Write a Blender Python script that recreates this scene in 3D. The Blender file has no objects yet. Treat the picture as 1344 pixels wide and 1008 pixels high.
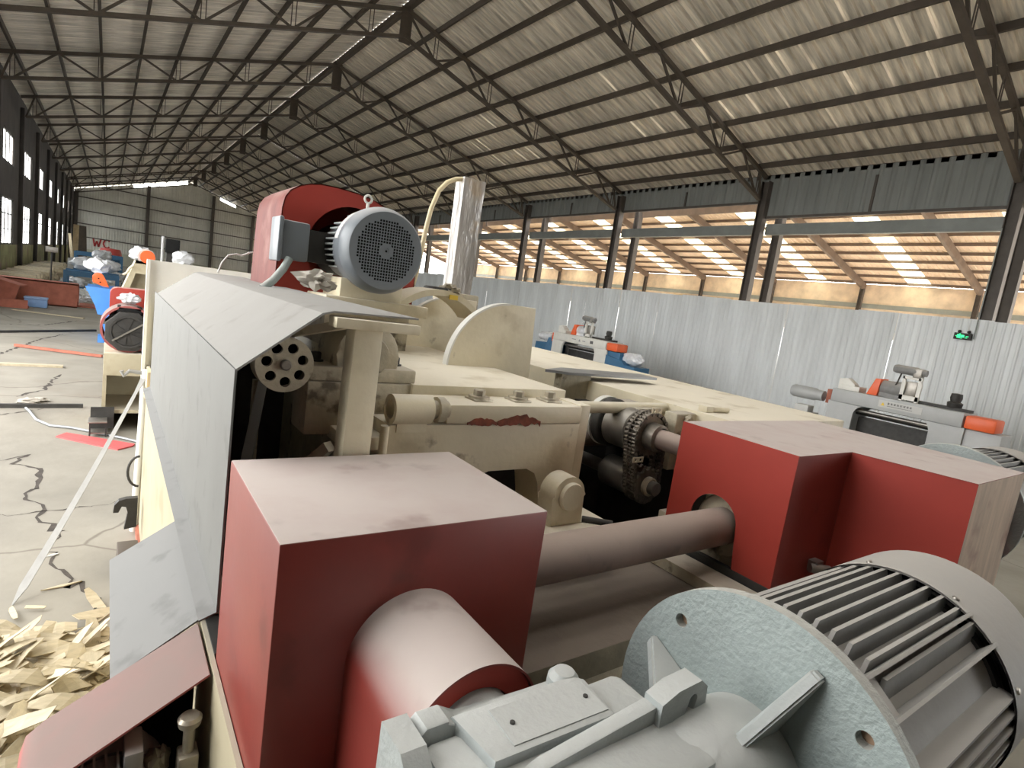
import bpy, bmesh, math, random
from mathutils import Vector, Matrix, noise
random.seed(7)
PI = math.pi
S = bpy.context.scene
C = S.collection

# ------------------------------------------------------------------ camera
YAW, PITCH, ROLL, FPX, CAMZ = math.radians(36.416), math.radians(-7.911), math.radians(8.35), 738.9, 1.75
fw = Vector((math.sin(YAW)*math.cos(PITCH), math.cos(YAW)*math.cos(PITCH), math.sin(PITCH)))
rt = Vector((math.cos(YAW), -math.sin(YAW), 0)); up = rt.cross(fw)
r2 = rt*math.cos(ROLL) + up*math.sin(ROLL); u2 = -rt*math.sin(ROLL) + up*math.cos(ROLL)
cam_data = bpy.data.cameras.new('camera'); cam = bpy.data.objects.new('camera', cam_data); C.objects.link(cam)
cam_data.sensor_width = 36; cam_data.lens = 36*FPX/1344; cam_data.clip_start = 0.02; cam_data.clip_end = 400
cam.matrix_world = Matrix(((r2.x, u2.x, -fw.x, 0), (r2.y, u2.y, -fw.y, 0), (r2.z, u2.z, -fw.z, CAMZ), (0, 0, 0, 1)))
S.camera = cam
# ------------------------------------------------------------------ sky (overcast daylight) and exposure
w = bpy.data.worlds.new('overcast_sky'); S.world = w; w.use_nodes = True
bg = w.node_tree.nodes['Background']; bg.inputs[0].default_value = (1.0, 0.99, 0.97, 1); bg.inputs[1].default_value = 7.8
S.view_settings.view_transform = 'Standard'; S.view_settings.look = 'None'
S.view_settings.exposure = 0.0; S.view_settings.gamma = 1.0; S.view_settings.use_curve_mapping = False
S.cycles.max_bounces = 10; S.cycles.diffuse_bounces = 6; S.cycles.glossy_bounces = 4
S.cycles.transmission_bounces = 6; S.cycles.transparent_max_bounces = 8; S.cycles.sample_clamp_indirect = 8
S.cycles.use_denoising = True

# building numbers (metres; x across the hall, y along it)
XL, XR, RIDGE_X, EAVE, RIDGE = -2.75, 15.36, 6.3, 6.36, 9.15
YB, YF, BAY = -13.3, 67.9, 5.8
TR_Y = [4.1 + BAY*k for k in range(-3, 12)]
def portal(name, x, y, z, sx, sy, rot):
    l = bpy.data.lights.new(name, 'AREA'); l.shape = 'RECTANGLE'; l.size = sx; l.size_y = sy; l.cycles.is_portal = True
    o = bpy.data.objects.new(name, l); C.objects.link(o); o.location = (x, y, z); o.rotation_euler = rot
portal('doorway_daylight', XL-0.1, 6.85, 2.3, 4.6, 11.7, (0, -PI/2, 0))
for k_ in range(10): portal('window_daylight', XL-.12, 14.5+5.6*k_, 3.1, 3.7, 2.6, (0, -PI/2, 0))

# ------------------------------------------------------------------ helpers
def sm(me, ang=35):
    me.shade_smooth(); me.set_sharp_from_angle(angle=math.radians(ang))
class MB:
    def __init__(s): s.bm = bmesh.new()
    def add(s, verts, faces):
        vs = [s.bm.verts.new(v) for v in verts]
        for f in faces:
            try: s.bm.faces.new([vs[i] for i in f])
            except ValueError: pass
        return vs
    def box(s, x0, x1, y0, y1, z0, z1, bev=0):
        vs = s.add([(x, y, z) for z in (z0, z1) for y in (y0, y1) for x in (x0, x1)],
                   [(0, 2, 3, 1), (4, 5, 7, 6), (0, 1, 5, 4), (2, 6, 7, 3), (0, 4, 6, 2), (1, 3, 7, 5)])
        if bev:
            es = list({e for v in vs for e in v.link_edges})
            bmesh.ops.bevel(s.bm, geom=es, offset=bev, segments=2, affect='EDGES', profile=0.5)
        return s
    def bar(s, p, q, wd, ht, upv=(0, 0, 1)):
        p, q = Vector(p), Vector(q); d = (q-p).normalized(); upv = Vector(upv)
        if abs(d.dot(upv)) > .99: upv = Vector((0, 1, 0))
        a = d.cross(upv).normalized(); b = a.cross(d)
        vs = [c + a*i*wd/2 + b*j*ht/2 for c in (p, q) for i, j in ((-1, -1), (1, -1), (1, 1), (-1, 1))]
        s.add(vs, [(0, 1, 2, 3), (7, 6, 5, 4), (0, 4, 5, 1), (1, 5, 6, 2), (2, 6, 7, 3), (3, 7, 4, 0)])
        return s
    def lathe(s, prof, o, ax, n=40, close=False):
        """prof: list of (t along axis, radius)"""
        o = Vector(o); ax = Vector(ax).normalized(); t = Vector((0, 0, 1)) if abs(ax.z) < .9 else Vector((1, 0, 0))
        a = ax.cross(t).normalized(); b = ax.cross(a)
        rings = []
        for (h, r) in prof:
            if r <= 1e-6: rings.append([s.bm.verts.new(o + ax*h)])
            else: rings.append([s.bm.verts.new(o + ax*h + a*r*math.cos(2*PI*i/n) + b*r*math.sin(2*PI*i/n)) for i in range(n)])
        if close: rings.append(rings[0])
        for u, v in zip(rings, rings[1:]):
            for i in range(n):
                j = (i+1) % n
                if len(u) == 1 and len(v) == 1: continue
                if len(u) == 1: s.bm.faces.new((u[0], v[i], v[j]))
                elif len(v) == 1: s.bm.faces.new((u[i], v[0], u[j]))
                else: s.bm.faces.new((u[i], v[i], v[j], u[j]))
        return s
    def cyl(s, p, q, r, n=28, ch=0):
        p, q = Vector(p), Vector(q); L = (q-p).length
        prof = [(0, 0), (0, r-ch), (ch, r), (L-ch, r), (L, r-ch), (L, 0)] if ch else [(0, 0), (0, r), (L, r), (L, 0)]
        return s.lathe(prof, p, q-p, n)
    def pipe(s, p, q, r, ri, n=40):
        p, q = Vector(p), Vector(q); L = (q-p).length
        return s.lathe([(0, ri), (0, r), (L, r), (L, ri)], p, q-p, n, close=True)
    def prism(s, poly, axis, a0, a1, bev=0):
        """poly: 2-d outline in the other two axes, in order (x,y)->z, (x,z)->y, (y,z)->x"""
        def P(u, v, a): return {'z': (u, v, a), 'y': (u, a, v), 'x': (a, u, v)}[axis]
        n = len(poly)
        vs = [s.bm.verts.new(P(u, v, a)) for a in (a0, a1) for u, v in poly]
        fs = [s.bm.faces.new(vs[:n]), s.bm.faces.new(vs[n:][::-1])]
        for i in range(n): j = (i+1) % n; fs.append(s.bm.faces.new((vs[i], vs[n+i], vs[n+j], vs[j])))
        if bev:
            es = list({e for f in fs for e in f.edges if e.calc_face_angle(0) > .6} ) if False else list({e for f in fs[:2] for e in f.edges})
            bmesh.ops.bevel(s.bm, geom=es, offset=bev, segments=2, affect='EDGES', profile=0.5)
        return s
    def holed(s, outer, holes, axis, a0, a1):
        """plate with holes, thickness along axis"""
        def P(u, v, a): return {'z': (u, v, a), 'y': (u, a, v), 'x': (a, u, v)}[axis]
        es = []; loops = []
        for lp in [outer] + holes:
            vs = [s.bm.verts.new(P(u, v, a0)) for u, v in lp]; loops.append(vs)
            for i in range(len(vs)): es.append(s.bm.edges.new((vs[i], vs[(i+1) % len(vs)])))
        g = bmesh.ops.triangle_fill(s.bm, use_beauty=True, use_dissolve=False, edges=es)
        fs = [f for f in g['geom'] if isinstance(f, bmesh.types.BMFace)]
        m = {}
        for vs in loops:
            for v in vs:
                c = v.co.copy(); c['xyz'.index(axis)] = a1; m[v] = s.bm.verts.new(c)
        for f in fs: s.bm.faces.new([m[v] for v in reversed(f.verts)])
        for vs in loops:
            for i in range(len(vs)):
                a, b = vs[i], vs[(i+1) % len(vs)]; s.bm.faces.new((a, b, m[b], m[a]))
        return s
    def tube(s, pts, r, n=10, caps=True):
        pts = [Vector(p) for p in pts]; rings = []; prev = None
        for i, p in enumerate(pts):
            d = (pts[min(i+1, len(pts)-1)] - pts[max(i-1, 0)]).normalized()
            if prev is None:
                t = Vector((0, 0, 1)) if abs(d.z) < .9 else Vector((1, 0, 0)); a = d.cross(t).normalized()
            else: a = (prev - d*prev.dot(d)).normalized()
            prev = a; b = d.cross(a); rr = r[i] if isinstance(r, (list, tuple)) else r
            rings.append([s.bm.verts.new(p + a*rr*math.cos(2*PI*k/n) + b*rr*math.sin(2*PI*k/n)) for k in range(n)])
        for u, v in zip(rings, rings[1:]):
            for k in range(n): s.bm.faces.new((u[k], u[(k+1) % n], v[(k+1) % n], v[k]))
        if caps: s.bm.faces.new(rings[0][::-1]); s.bm.faces.new(rings[-1])
        return s
    def sheet(s, pts, axis, a0, a1, th):
        """open folded sheet: 2-d polyline swept along axis, thickness th"""
        o = []
        for i, p in enumerate(pts):
            a = Vector(pts[max(i-1, 0)]); b = Vector(pts[min(i+1, len(pts)-1)]); d = (b-a).normalized()
            o.append((p[0]-d.y*th, p[1]+d.x*th))
        return s.prism(list(pts) + o[::-1], axis, a0, a1)
    def lump(s, c, rx, ry, rz, amp=.25, fr=2.0, sub=3, seed=0):
        g = bmesh.ops.create_icosphere(s.bm, subdivisions=sub, radius=1)
        for v in g['verts']:
            n_ = noise.fractal(v.co*fr + Vector((seed*7.3, seed*3.1, seed)), 1.0, 2.0, 3)
            k = 1 + amp*n_; v.co = Vector((c[0]+v.co.x*rx*k, c[1]+v.co.y*ry*k, c[2]+v.co.z*rz*k))
        return s
def circle(cx, cy, r, n=24, a0=0): return [(cx+r*math.cos(a0+2*PI*i/n), cy+r*math.sin(a0+2*PI*i/n)) for i in range(n)]
def arc(cx, cy, r, a0, a1, n=12): return [(cx+r*math.cos(math.radians(a0+(a1-a0)*i/n)), cy+r*math.sin(math.radians(a0+(a1-a0)*i/n))) for i in range(n+1)]

ORIG = {}
def tag(o, label=None, cat=None, group=None, kind=None):
    if label: o['label'] = label
    if cat: o['category'] = cat
    if group: o['group'] = group
    if kind: o['kind'] = kind
    return o
def thing(name, label, cat, loc=(0, 0, 0), rz=0, group=None, local=False):
    o = bpy.data.objects.new(name, None); C.objects.link(o); o.empty_display_size = .1
    o.location = loc; o.rotation_euler = (0, 0, rz); tag(o, label, cat, group)
    ORIG[o] = Vector((0, 0, 0)) if local else Vector(loc)
    return o
def obj(name, mb, m, parent=None, ang=35, label=None, cat=None, group=None, kind=None, flat=False):
    bm = mb.bm
    bmesh.ops.remove_doubles(bm, verts=bm.verts, dist=1e-6) if False else None
    bmesh.ops.recalc_face_normals(bm, faces=bm.faces)
    if parent is not None: off = ORIG[parent]
    else:
        xs = [v.co for v in bm.verts]
        off = Vector(((min(v.x for v in xs)+max(v.x for v in xs))/2, (min(v.y for v in xs)+max(v.y for v in xs))/2, min(v.z for v in xs)))
    for v in bm.verts: v.co -= off
    me = bpy.data.meshes.new(name); bm.to_mesh(me); bm.free()
    me.materials.append(m)
    if not flat: sm(me, ang)
    o = bpy.data.objects.new(name, me); C.objects.link(o)
    if parent is not None: o.parent = parent
    else: o.location = off
    ORIG[o] = off
    o.rotation_euler = (0, 0, 0)
    return tag(o, label, cat, group, kind)
def rebase(o):
    # move a piece's origin to y = 0 of its own mesh so that copies can be placed and scaled along y
    d = Vector((0, ORIG[o].y, 0)); o.data.transform(Matrix.Translation(d)); o.location = -d; return -d
def copy_tree(o, parent=None):
    c = o.copy(); C.objects.link(c); c.parent = parent
    for ch in list(o.children): copy_tree(ch, c)
    return c
def dup(o, loc=None, rz=None, label=None):
    c = copy_tree(o)
    if loc is not None: c.location = loc
    if rz is not None: c.rotation_euler.z = rz
    if label: c['label'] = label
    return c

# ------------------------------------------------------------------ materials
def mat(name, col, rough=.6, metal=0., var=.12, scale=6., dust=None, damt=.9, dlo=.55, dhi=.9, bump=.0, bscale=60., coat=0., streak=None, stain=None, spec=.5, rnd=0., trans=0., smudge=None):
    m = bpy.data.materials.new(name); m.use_nodes = True; nt = m.node_tree; N = nt.nodes; L = nt.links
    b = N['Principled BSDF']; tc = N.new('ShaderNodeTexCoord')
    def node(t, **k):
        n = N.new(t)
        for a, v in k.items(): setattr(n, a, v)
        return n
    vec = tc.outputs['Object']
    if streak:
        mp = node('ShaderNodeMapping'); mp.inputs['Scale'].default_value = streak; L.new(vec, mp.inputs[0]); vec2 = mp.outputs[0]
    else: vec2 = vec
    nz = node('ShaderNodeTexNoise'); nz.inputs['Scale'].default_value = scale; nz.inputs['Detail'].default_value = 6; nz.inputs['Roughness'].default_value = .6
    L.new(vec2, nz.inputs['Vector'])
    mr = node('ShaderNodeMapRange'); mr.inputs['From Min'].default_value = .3; mr.inputs['From Max'].default_value = .7
    mr.inputs['To Min'].default_value = 1-var; mr.inputs['To Max'].default_value = 1+var; L.new(nz.outputs['Fac'], mr.inputs['Value'])
    val = mr.outputs[0]
    if rnd:
        oi = node('ShaderNodeObjectInfo'); m2 = node('ShaderNodeMapRange'); m2.inputs['To Min'].default_value = 1-rnd; m2.inputs['To Max'].default_value = 1+rnd
        L.new(oi.outputs['Random'], m2.inputs['Value']); mu = node('ShaderNodeMath', operation='MULTIPLY'); L.new(val, mu.inputs[0]); L.new(m2.outputs[0], mu.inputs[1]); val = mu.outputs[0]
    mx = node('ShaderNodeMix', data_type='RGBA', blend_type='MULTIPLY'); mx.inputs[0].default_value = 1
    mx.inputs[6].default_value = (*col, 1); L.new(val, mx.inputs[7]); c = mx.outputs[2]
    ro = None
    if stain:
        n3 = node('ShaderNodeTexNoise'); n3.inputs['Scale'].default_value = stain[1]; n3.inputs['Detail'].default_value = 5; L.new(vec, n3.inputs['Vector'])
        r3 = node('ShaderNodeMapRange'); r3.inputs['From Min'].default_value = stain[2]; r3.inputs['From Max'].default_value = stain[2]+.1; L.new(n3.outputs['Fac'], r3.inputs['Value'])
        x3 = node('ShaderNodeMix', data_type='RGBA'); L.new(r3.outputs[0], x3.inputs[0]); L.new(c, x3.inputs[6]); x3.inputs[7].default_value = (*stain[0], 1); c = x3.outputs[2]
    if dust:
        ge = node('ShaderNodeNewGeometry'); sp = node('ShaderNodeSeparateXYZ'); L.new(ge.outputs['Normal'], sp.inputs[0])
        r1 = node('ShaderNodeMapRange', interpolation_type='SMOOTHSTEP'); r1.inputs['From Min'].default_value = dlo; r1.inputs['From Max'].default_value = dhi; r1.inputs['To Max'].default_value = damt
        L.new(sp.outputs['Z'], r1.inputs['Value'])
        n4 = node('ShaderNodeTexNoise'); n4.inputs['Scale'].default_value = 9; n4.inputs['Detail'].default_value = 7; L.new(vec, n4.inputs['Vector'])
        r4 = node('ShaderNodeMapRange'); r4.inputs['From Min'].default_value = .25; r4.inputs['From Max'].default_value = .55; r4.inputs['To Min'].default_value = .85; L.new(n4.outputs['Fac'], r4.inputs['Value'])
        mu = node('ShaderNodeMath', operation='MULTIPLY'); L.new(r1.outputs[0], mu.inputs[0]); L.new(r4.outputs[0], mu.inputs[1])
        x4 = node('ShaderNodeMix', data_type='RGBA'); L.new(mu.outputs[0], x4.inputs[0]); L.new(c, x4.inputs[6]); x4.inputs[7].default_value = (*dust, 1); c = x4.outputs[2]
        rr = node('ShaderNodeMapRange'); rr.inputs['To Min'].default_value = rough; rr.inputs['To Max'].default_value = .95; L.new(mu.outputs[0], rr.inputs['Value']); ro = rr.outputs[0]
    if smudge:
        n6 = node('ShaderNodeTexNoise'); n6.inputs['Scale'].default_value = smudge[1]; n6.inputs['Detail'].default_value = 4; L.new(vec, n6.inputs['Vector'])
        r6 = node('ShaderNodeMapRange', interpolation_type='SMOOTHSTEP'); r6.inputs['From Min'].default_value = smudge[2]; r6.inputs['From Max'].default_value = smudge[2]+.16; r6.inputs['To Max'].default_value = .75; L.new(n6.outputs['Fac'], r6.inputs['Value'])
        x6 = node('ShaderNodeMix', data_type='RGBA', blend_type='MULTIPLY'); L.new(r6.outputs[0], x6.inputs[0]); L.new(c, x6.inputs[6]); x6.inputs[7].default_value = (*smudge[0], 1); c = x6.outputs[2]
    L.new(c, b.inputs['Base Color'])
    if ro: L.new(ro, b.inputs['Roughness'])
    else: b.inputs['Roughness'].default_value = rough
    b.inputs['Metallic'].default_value = metal; b.inputs['Coat Weight'].default_value = coat; b.inputs['Specular IOR Level'].default_value = spec
    if trans: b.inputs['Transmission Weight'].default_value = trans
    if bump:
        n5 = node('ShaderNodeTexNoise'); n5.inputs['Scale'].default_value = bscale; n5.inputs['Detail'].default_value = 4; L.new(vec2, n5.inputs['Vector'])
        bp = node('ShaderNodeBump'); bp.inputs['Strength'].default_value = bump; bp.inputs['Distance'].default_value = .01; L.new(n5.outputs['Fac'], bp.inputs['Height']); L.new(bp.outputs[0], b.inputs['Normal'])
    return m
DUST = (.50, .44, .39); DUSTG = (.36, .35, .33)
M = dict(
 red=mat('red_gloss_paint', (.21, .030, .022), .38, var=.1, scale=4, dust=(.47, .41, .38), damt=1.0, dlo=.15, dhi=.8, bump=.02, spec=.6, smudge=((.62, .56, .55), 7, .58)),
 red2=mat('red_guard_paint', (.34, .042, .029), .5, var=.1, scale=3, dust=(.45, .38, .34), damt=.5, dlo=.6, dhi=.95, spec=.35),
 cream=mat('cream_enamel', (.70, .63, .46), .5, var=.08, scale=5, dust=(.68, .63, .53), damt=.8, dlo=.6, dhi=.95, bump=.12, bscale=40, stain=((.33, .27, .18), 14, .66), smudge=((.74, .70, .62), 6, .54)),
 redcover=mat('darkened_worn_cover_red', (.15, .036, .028), .6, var=.2, scale=4, streak=(5, 5, 1), spec=.25, dust=(.30, .22, .20), damt=.6, dlo=.3, dhi=.95, stain=((.23, .10, .085), 4, .56)),  # worn red, base darkened to offset the strong daylight on the cover
 cream_darkened=mat('darkened_cream_panel', (.40, .355, .245), .5, var=.08, scale=4, dust=(.45, .41, .33), damt=.8, dlo=.6, dhi=.95, smudge=((.8, .76, .68), 5, .55)),  # same cream, darkened to offset the strong daylight on left-side panels
 creamd=mat('grimy_cream_enamel', (.46, .41, .30), .6, var=.22, scale=12, dust=(.42, .38, .32), damt=.8, bump=.2, bscale=60, stain=((.16, .13, .09), 18, .60)),
 bed=mat('dusty_dark_bed', (.22, .20, .14), .75, var=.25, scale=8, dust=(.17, .14, .115), damt=.95, bump=.15, bscale=50, stain=((.10, .08, .06), 10, .6)),
 white=mat('white_sheet_paint', (.31, .31, .30), .55, var=.06, scale=3, spec=.3, dust=(.27, .262, .248), damt=.9, dlo=.25, dhi=.7, stain=((.24, .235, .22), 5, .64), smudge=((.78, .77, .75), 8, .58)),
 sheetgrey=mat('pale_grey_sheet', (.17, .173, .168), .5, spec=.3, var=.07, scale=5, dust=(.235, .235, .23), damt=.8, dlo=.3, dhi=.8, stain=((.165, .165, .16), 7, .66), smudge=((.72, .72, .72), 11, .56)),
 pinkd=mat('dusty_faded_red_plate', (.36, .10, .09), .6, var=.1, scale=5, dust=(.215, .165, .148), damt=.95, dlo=.2, dhi=.7),
 motor=mat('grey_green_motor_enamel', (.28, .325, .315), .45, var=.1, scale=8, dust=(.42, .40, .36), damt=.75, dlo=.3, dhi=.9, bump=.34, bscale=120),
 motord=mat('dusty_grey_motor_body', (.22, .22, .215), .55, var=.12, scale=10, dust=(.40, .38, .35), damt=.9, dlo=.2, dhi=.9, bump=.08, bscale=50),
 gear=mat('light_grey_gearbox_enamel', (.36, .39, .385), .33, var=.08, scale=6, dust=(.46, .46, .44), damt=.7, dlo=.4, dhi=.95, bump=.18, bscale=90),
 blue_grey=mat('blue_grey_motor_paint', (.17, .19, .21), .38, var=.06, scale=4, dust=(.42, .41, .40), damt=.7, dlo=.4, dhi=.95),
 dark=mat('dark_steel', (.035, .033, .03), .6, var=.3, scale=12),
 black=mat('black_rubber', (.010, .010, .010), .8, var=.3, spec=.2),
 steel=mat('worn_steel', (.33, .31, .28), .42, metal=.8, var=.2, scale=10, bump=.05),
 shaft=mat('dusty_shaft', (.20, .145, .12), .6, var=.15, scale=7, dust=(.36, .29, .25), damt=.85, dlo=-.1, dhi=.9, stain=((.10, .075, .065), 9, .63)),
 chain=mat('greasy_chain_steel', (.20, .175, .145), .4, metal=.5, var=.35, scale=30),
 tin=mat('galvanised_flat_bar', (.30, .31, .32), .45, metal=.5, var=.1, scale=8),
 brass=mat('bolt_zinc', (.46, .42, .34), .4, metal=.6, var=.2, scale=20),
 plastic=mat('plastic_wrap', (.68, .70, .73), .2, var=.2, scale=8, bump=.4, bscale=12, spec=.8),
 tape=mat('taped_film_wrap', (.44, .415, .385), .18, var=.25, scale=10, bump=1.0, bscale=18, streak=(1, 1, .25), spec=.9, stain=((.45, .37, .28), 6, .6)),
 hose=mat('cream_hose', (.68, .58, .36), .45, var=.05),
 roof=mat('weathered_rib_light_sheet', (.74, .68, .58), .55, metal=.0, var=.45, scale=1.2, streak=(.6, 7, .6), rnd=.14, spec=.4),  # weathering streaks, contrast raised to stand in for light on the ribs
 roof_lit=mat('lit_slope_roof_sheet', (.85, .80, .72), .55, metal=.0, var=.35, scale=1.2, streak=(.6, 7, .6), rnd=.12, spec=.5),  # left slope paler: bounce light from the floor put into its colour
 truss=mat('brown_truss_paint', (.085, .067, .052), .6, var=.25, scale=3),
 purlin=mat('brown_purlin_paint', (.075, .058, .045), .6, var=.25, scale=2),
 column=mat('dark_column_paint', (.10, .085, .075), .55, var=.2, scale=3),
 hbeam=mat('grey_beam_paint', (.27, .29, .28), .5, var=.15, scale=2),
 clad=mat('grey_cladding', (.25, .265, .26), .55, var=.15, scale=2, streak=(2, 2, .3)),
 part=mat('partition_sheet', (.80, .84, .86), .45, metal=.0, var=.10, scale=1.6, streak=(2, 2, .35), rnd=.05, spec=.7),
 annexroof=mat('annex_roof_sheet', (.86, .70, .56), .6, var=.12, scale=2, rnd=.05),
 annexwall=mat('annex_wall', (.80, .66, .52), .8, var=.2, scale=1.5),
 annexbeam=mat('annex_rafter', (.20, .15, .12), .6, var=.2, scale=2),
 farwall=mat('far_wall_sheet', (.70, .69, .64), .6, var=.12, scale=.8, rnd=.05),
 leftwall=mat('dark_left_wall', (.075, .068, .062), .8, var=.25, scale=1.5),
 mossy=mat('mossy_concrete', (.32, .33, .18), .9, var=.35, scale=1.5, stain=((.30, .24, .19), 1.2, .55)),
 blue=mat('blue_machine_paint', (.035, .13, .25), .4, var=.12, scale=5),
 bluel=mat('bright_blue_paint', (.07, .25, .68), .4, var=.06, scale=5),
 orange=mat('orange_guard_paint', (.80, .13, .035), .4, var=.05),
 machw=mat('white_machine_paint', (.70, .69, .64), .4, var=.06),
 machg=mat('grey_machine_paint', (.42, .43, .43), .42, var=.05),
 rust=mat('red_oxide_steel', (.34, .11, .07), .75, var=.25, scale=5),
 redplate=mat('red_flat_plate', (.58, .10, .10), .6, var=.1),
 wood=mat('pale_veneer_wood', (.50, .43, .30), .65, var=.16, scale=7, streak=(3, 12, 3), rnd=.2),
 woodd=mat('plank_wood', (.62, .49, .29), .7, var=.2, scale=4, rnd=.15),
 cloth=mat('grey_rag', (.42, .39, .34), .95, var=.2, scale=8),
 paper=mat('white_label', (.55, .55, .53), .6, var=.03),
 textred=mat('red_sprayed_letters', (.45, .05, .05), .8, var=.1),
 textdark=mat('dark_print', (.10, .10, .10), .7, var=.1),
 sheen_face=mat('dusty_sheen_sheet', (.58, .45, .36), .28, metal=.5, var=.25, scale=5, streak=(6, 6, .8), stain=((.30, .14, .12), 5, .58)),  # beige stands in for dust and reflected light on the red guard
 strap=mat('off_white_webbing', (.27, .265, .25), .7, var=.08, scale=20),
 yellow=mat('yellow_sticker', (.75, .52, .05), .6, var=.05),
 chip=mat('rust_under_paint', (.20, .055, .03), .85, var=.5, scale=30),
 dirt=mat('hole_dirt', (.30, .20, .13), .9),
 crack=mat('crack_dirt', (.06, .05, .042), .95, var=.3, scale=20),
)
def emis(name, col, s):
    m = bpy.data.materials.new(name); m.use_nodes = True; b = m.node_tree.nodes['Principled BSDF']
    b.inputs['Base Color'].default_value = (*col, 1); b.inputs['Emission Color'].default_value = (*col, 1); b.inputs['Emission Strength'].default_value = s
    return m
M['exitglow'] = emis('exit_green', (.05, .9, .35), 1.2)
def translucent(name, col, fac=1.0):
    m = bpy.data.materials.new(name); m.use_nodes = True; nt = m.node_tree; nt.nodes.clear()
    o = nt.nodes.new('ShaderNodeOutputMaterial'); t = nt.nodes.new('ShaderNodeBsdfTranslucent'); t.inputs[0].default_value = (*col, 1)
    d = nt.nodes.new('ShaderNodeBsdfDiffuse'); d.inputs[0].default_value = (*col, 1); x = nt.nodes.new('ShaderNodeMixShader'); x.inputs[0].default_value = 1-fac
    nt.links.new(t.outputs[0], x.inputs[1]); nt.links.new(d.outputs[0], x.inputs[2]); nt.links.new(x.outputs[0], o.inputs[0]); return m
M['added_skylight'] = translucent('added_skylight_sheet', (.82, .81, .79), .8)  # for the unseen roof sheets added as a light source
M['skylight'] = translucent('skylight_sheet', (.80, .76, .55), .8)
def glassmat():
    m = bpy.data.materials.new('dusty_pane'); m.use_nodes = True; nt = m.node_tree; nt.nodes.clear()
    o = nt.nodes.new('ShaderNodeOutputMaterial'); t = nt.nodes.new('ShaderNodeBsdfTransparent'); g = nt.nodes.new('ShaderNodeBsdfGlossy'); g.inputs['Roughness'].default_value = .05
    x = nt.nodes.new('ShaderNodeMixShader'); x.inputs[0].default_value = .08; t.inputs[0].default_value = (.95, .97, .97, 1)
    nt.links.new(t.outputs[0], x.inputs[1]); nt.links.new(g.outputs[0], x.inputs[2]); nt.links.new(x.outputs[0], o.inputs[0]); return m
M['pane'] = glassmat()
def floormat():
    m = mat('cracked_concrete', (.255, .237, .20), .8, var=.18, scale=1.3, bump=.25, bscale=14, stain=((.23, .205, .17), 1.1, .58))
    nt = m.node_tree; N = nt.nodes; L = nt.links; b = N['Principled BSDF']; tc = N.new('ShaderNodeTexCoord')
    nz = N.new('ShaderNodeTexNoise'); nz.inputs['Scale'].default_value = 1.7; nz.inputs['Detail'].default_value = 5; L.new(tc.outputs['Object'], nz.inputs['Vector'])
    ad = N.new('ShaderNodeMix'); ad.data_type = 'VECTOR'; ad.inputs[0].default_value = .22; L.new(tc.outputs['Object'], ad.inputs[4]); L.new(nz.outputs['Color'], ad.inputs[5])
    vo = N.new('ShaderNodeTexVoronoi'); vo.feature = 'DISTANCE_TO_EDGE'; vo.inputs['Scale'].default_value = .4; L.new(ad.outputs[1], vo.inputs['Vector'])
    r = N.new('ShaderNodeMapRange'); r.inputs['From Min'].default_value = .001; r.inputs['From Max'].default_value = .005; r.inputs['To Min'].default_value = 0; L.new(vo.outputs['Distance'], r.inputs['Value'])
    src = b.inputs['Base Color'].links[0].from_socket
    x = N.new('ShaderNodeMix'); x.data_type = 'RGBA'; L.new(r.outputs[0], x.inputs[0]); x.inputs[6].default_value = (.17, .15, .125, 1); L.new(src, x.inputs[7]); L.new(x.outputs[2], b.inputs['Base Color'])
    return m
M['floor'] = floormat()

# ================================================================== SETTING
SL = (RIDGE-EAVE)/(RIDGE_X-XL)
def chord_z(x): return RIDGE - SL*abs(x-RIDGE_X)
ground = obj('ground', MB().box(-60, 90, -60, 110, -.25, -.06), mat('outdoor_ground', (.42, .41, .38), .9), kind='structure')
floor = obj('floor', MB().box(XL-.3, 36.3, YB, YF+.1, -.06, 0), M['floor'], kind='structure')
# open cracks in the slab: jagged shallow dirt-filled grooves
def crack(pts, wd):
    mb = MB(); P = []
    for (x0, y0), (x1, y1) in zip(pts, pts[1:]):
        n = max(3, int(math.hypot(x1-x0, y1-y0)/.05))
        for i in range(n):
            t = i/n; P.append((x0+(x1-x0)*t+random.gauss(0, .013), y0+(y1-y0)*t+random.gauss(0, .02)))
    vs = []
    for i, (x, y) in enumerate(P):
        k = wd*(.25+.9*abs(noise.noise(Vector((x*6, y*6, 3)))) + .35*random.random())*min(1, .3+i*.2, .3+(len(P)-1-i)*.2)
        vs.append(((x-k, y, .0015), (x+k, y+random.gauss(0, .008), .0015)))
    mb.add([p for v in vs for p in v], [(2*i, 2*i+1, 2*i+3, 2*i+2) for i in range(len(vs)-1)])
    o = obj('crack', mb, M['crack'], floor, flat=True); return o
crack([(-.62, 5.6), (-.47, 5.75), (-.52, 5.55), (-.36, 5.35), (-.34, 5.0), (-.40, 4.75), (-.28, 4.55), (-.30, 4.35), (-.16, 4.15), (-.21, 3.95)], .022)
crack([(-.22, 3.95), (-.19, 3.75), (-.10, 3.5), (.0, 3.25), (.05, 3.0)], .016)
crack([(-.75, 7.9), (-.55, 8.3), (-.5, 8.8), (-.45, 9.4)], .03)
crack([(-.9, 7.0), (-.6, 7.25), (-.45, 7.4)], .02)
crack([(-.75, 5.9), (-.9, 5.7), (-.7, 5.45), (-.62, 5.6)], .02)
crack([(-1.2, 4.55), (-.6, 4.45), (-.2, 4.5), (.15, 4.55)], .006)
crack([(-2.2, 9.2), (-1.6, 9.9), (-1.2, 10.8), (-.9, 12.5), (-.6, 13.5)], .03)
crack([(-1.7, 14.2), (-1.0, 14.6), (-.5, 15.9)], .03)

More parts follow.
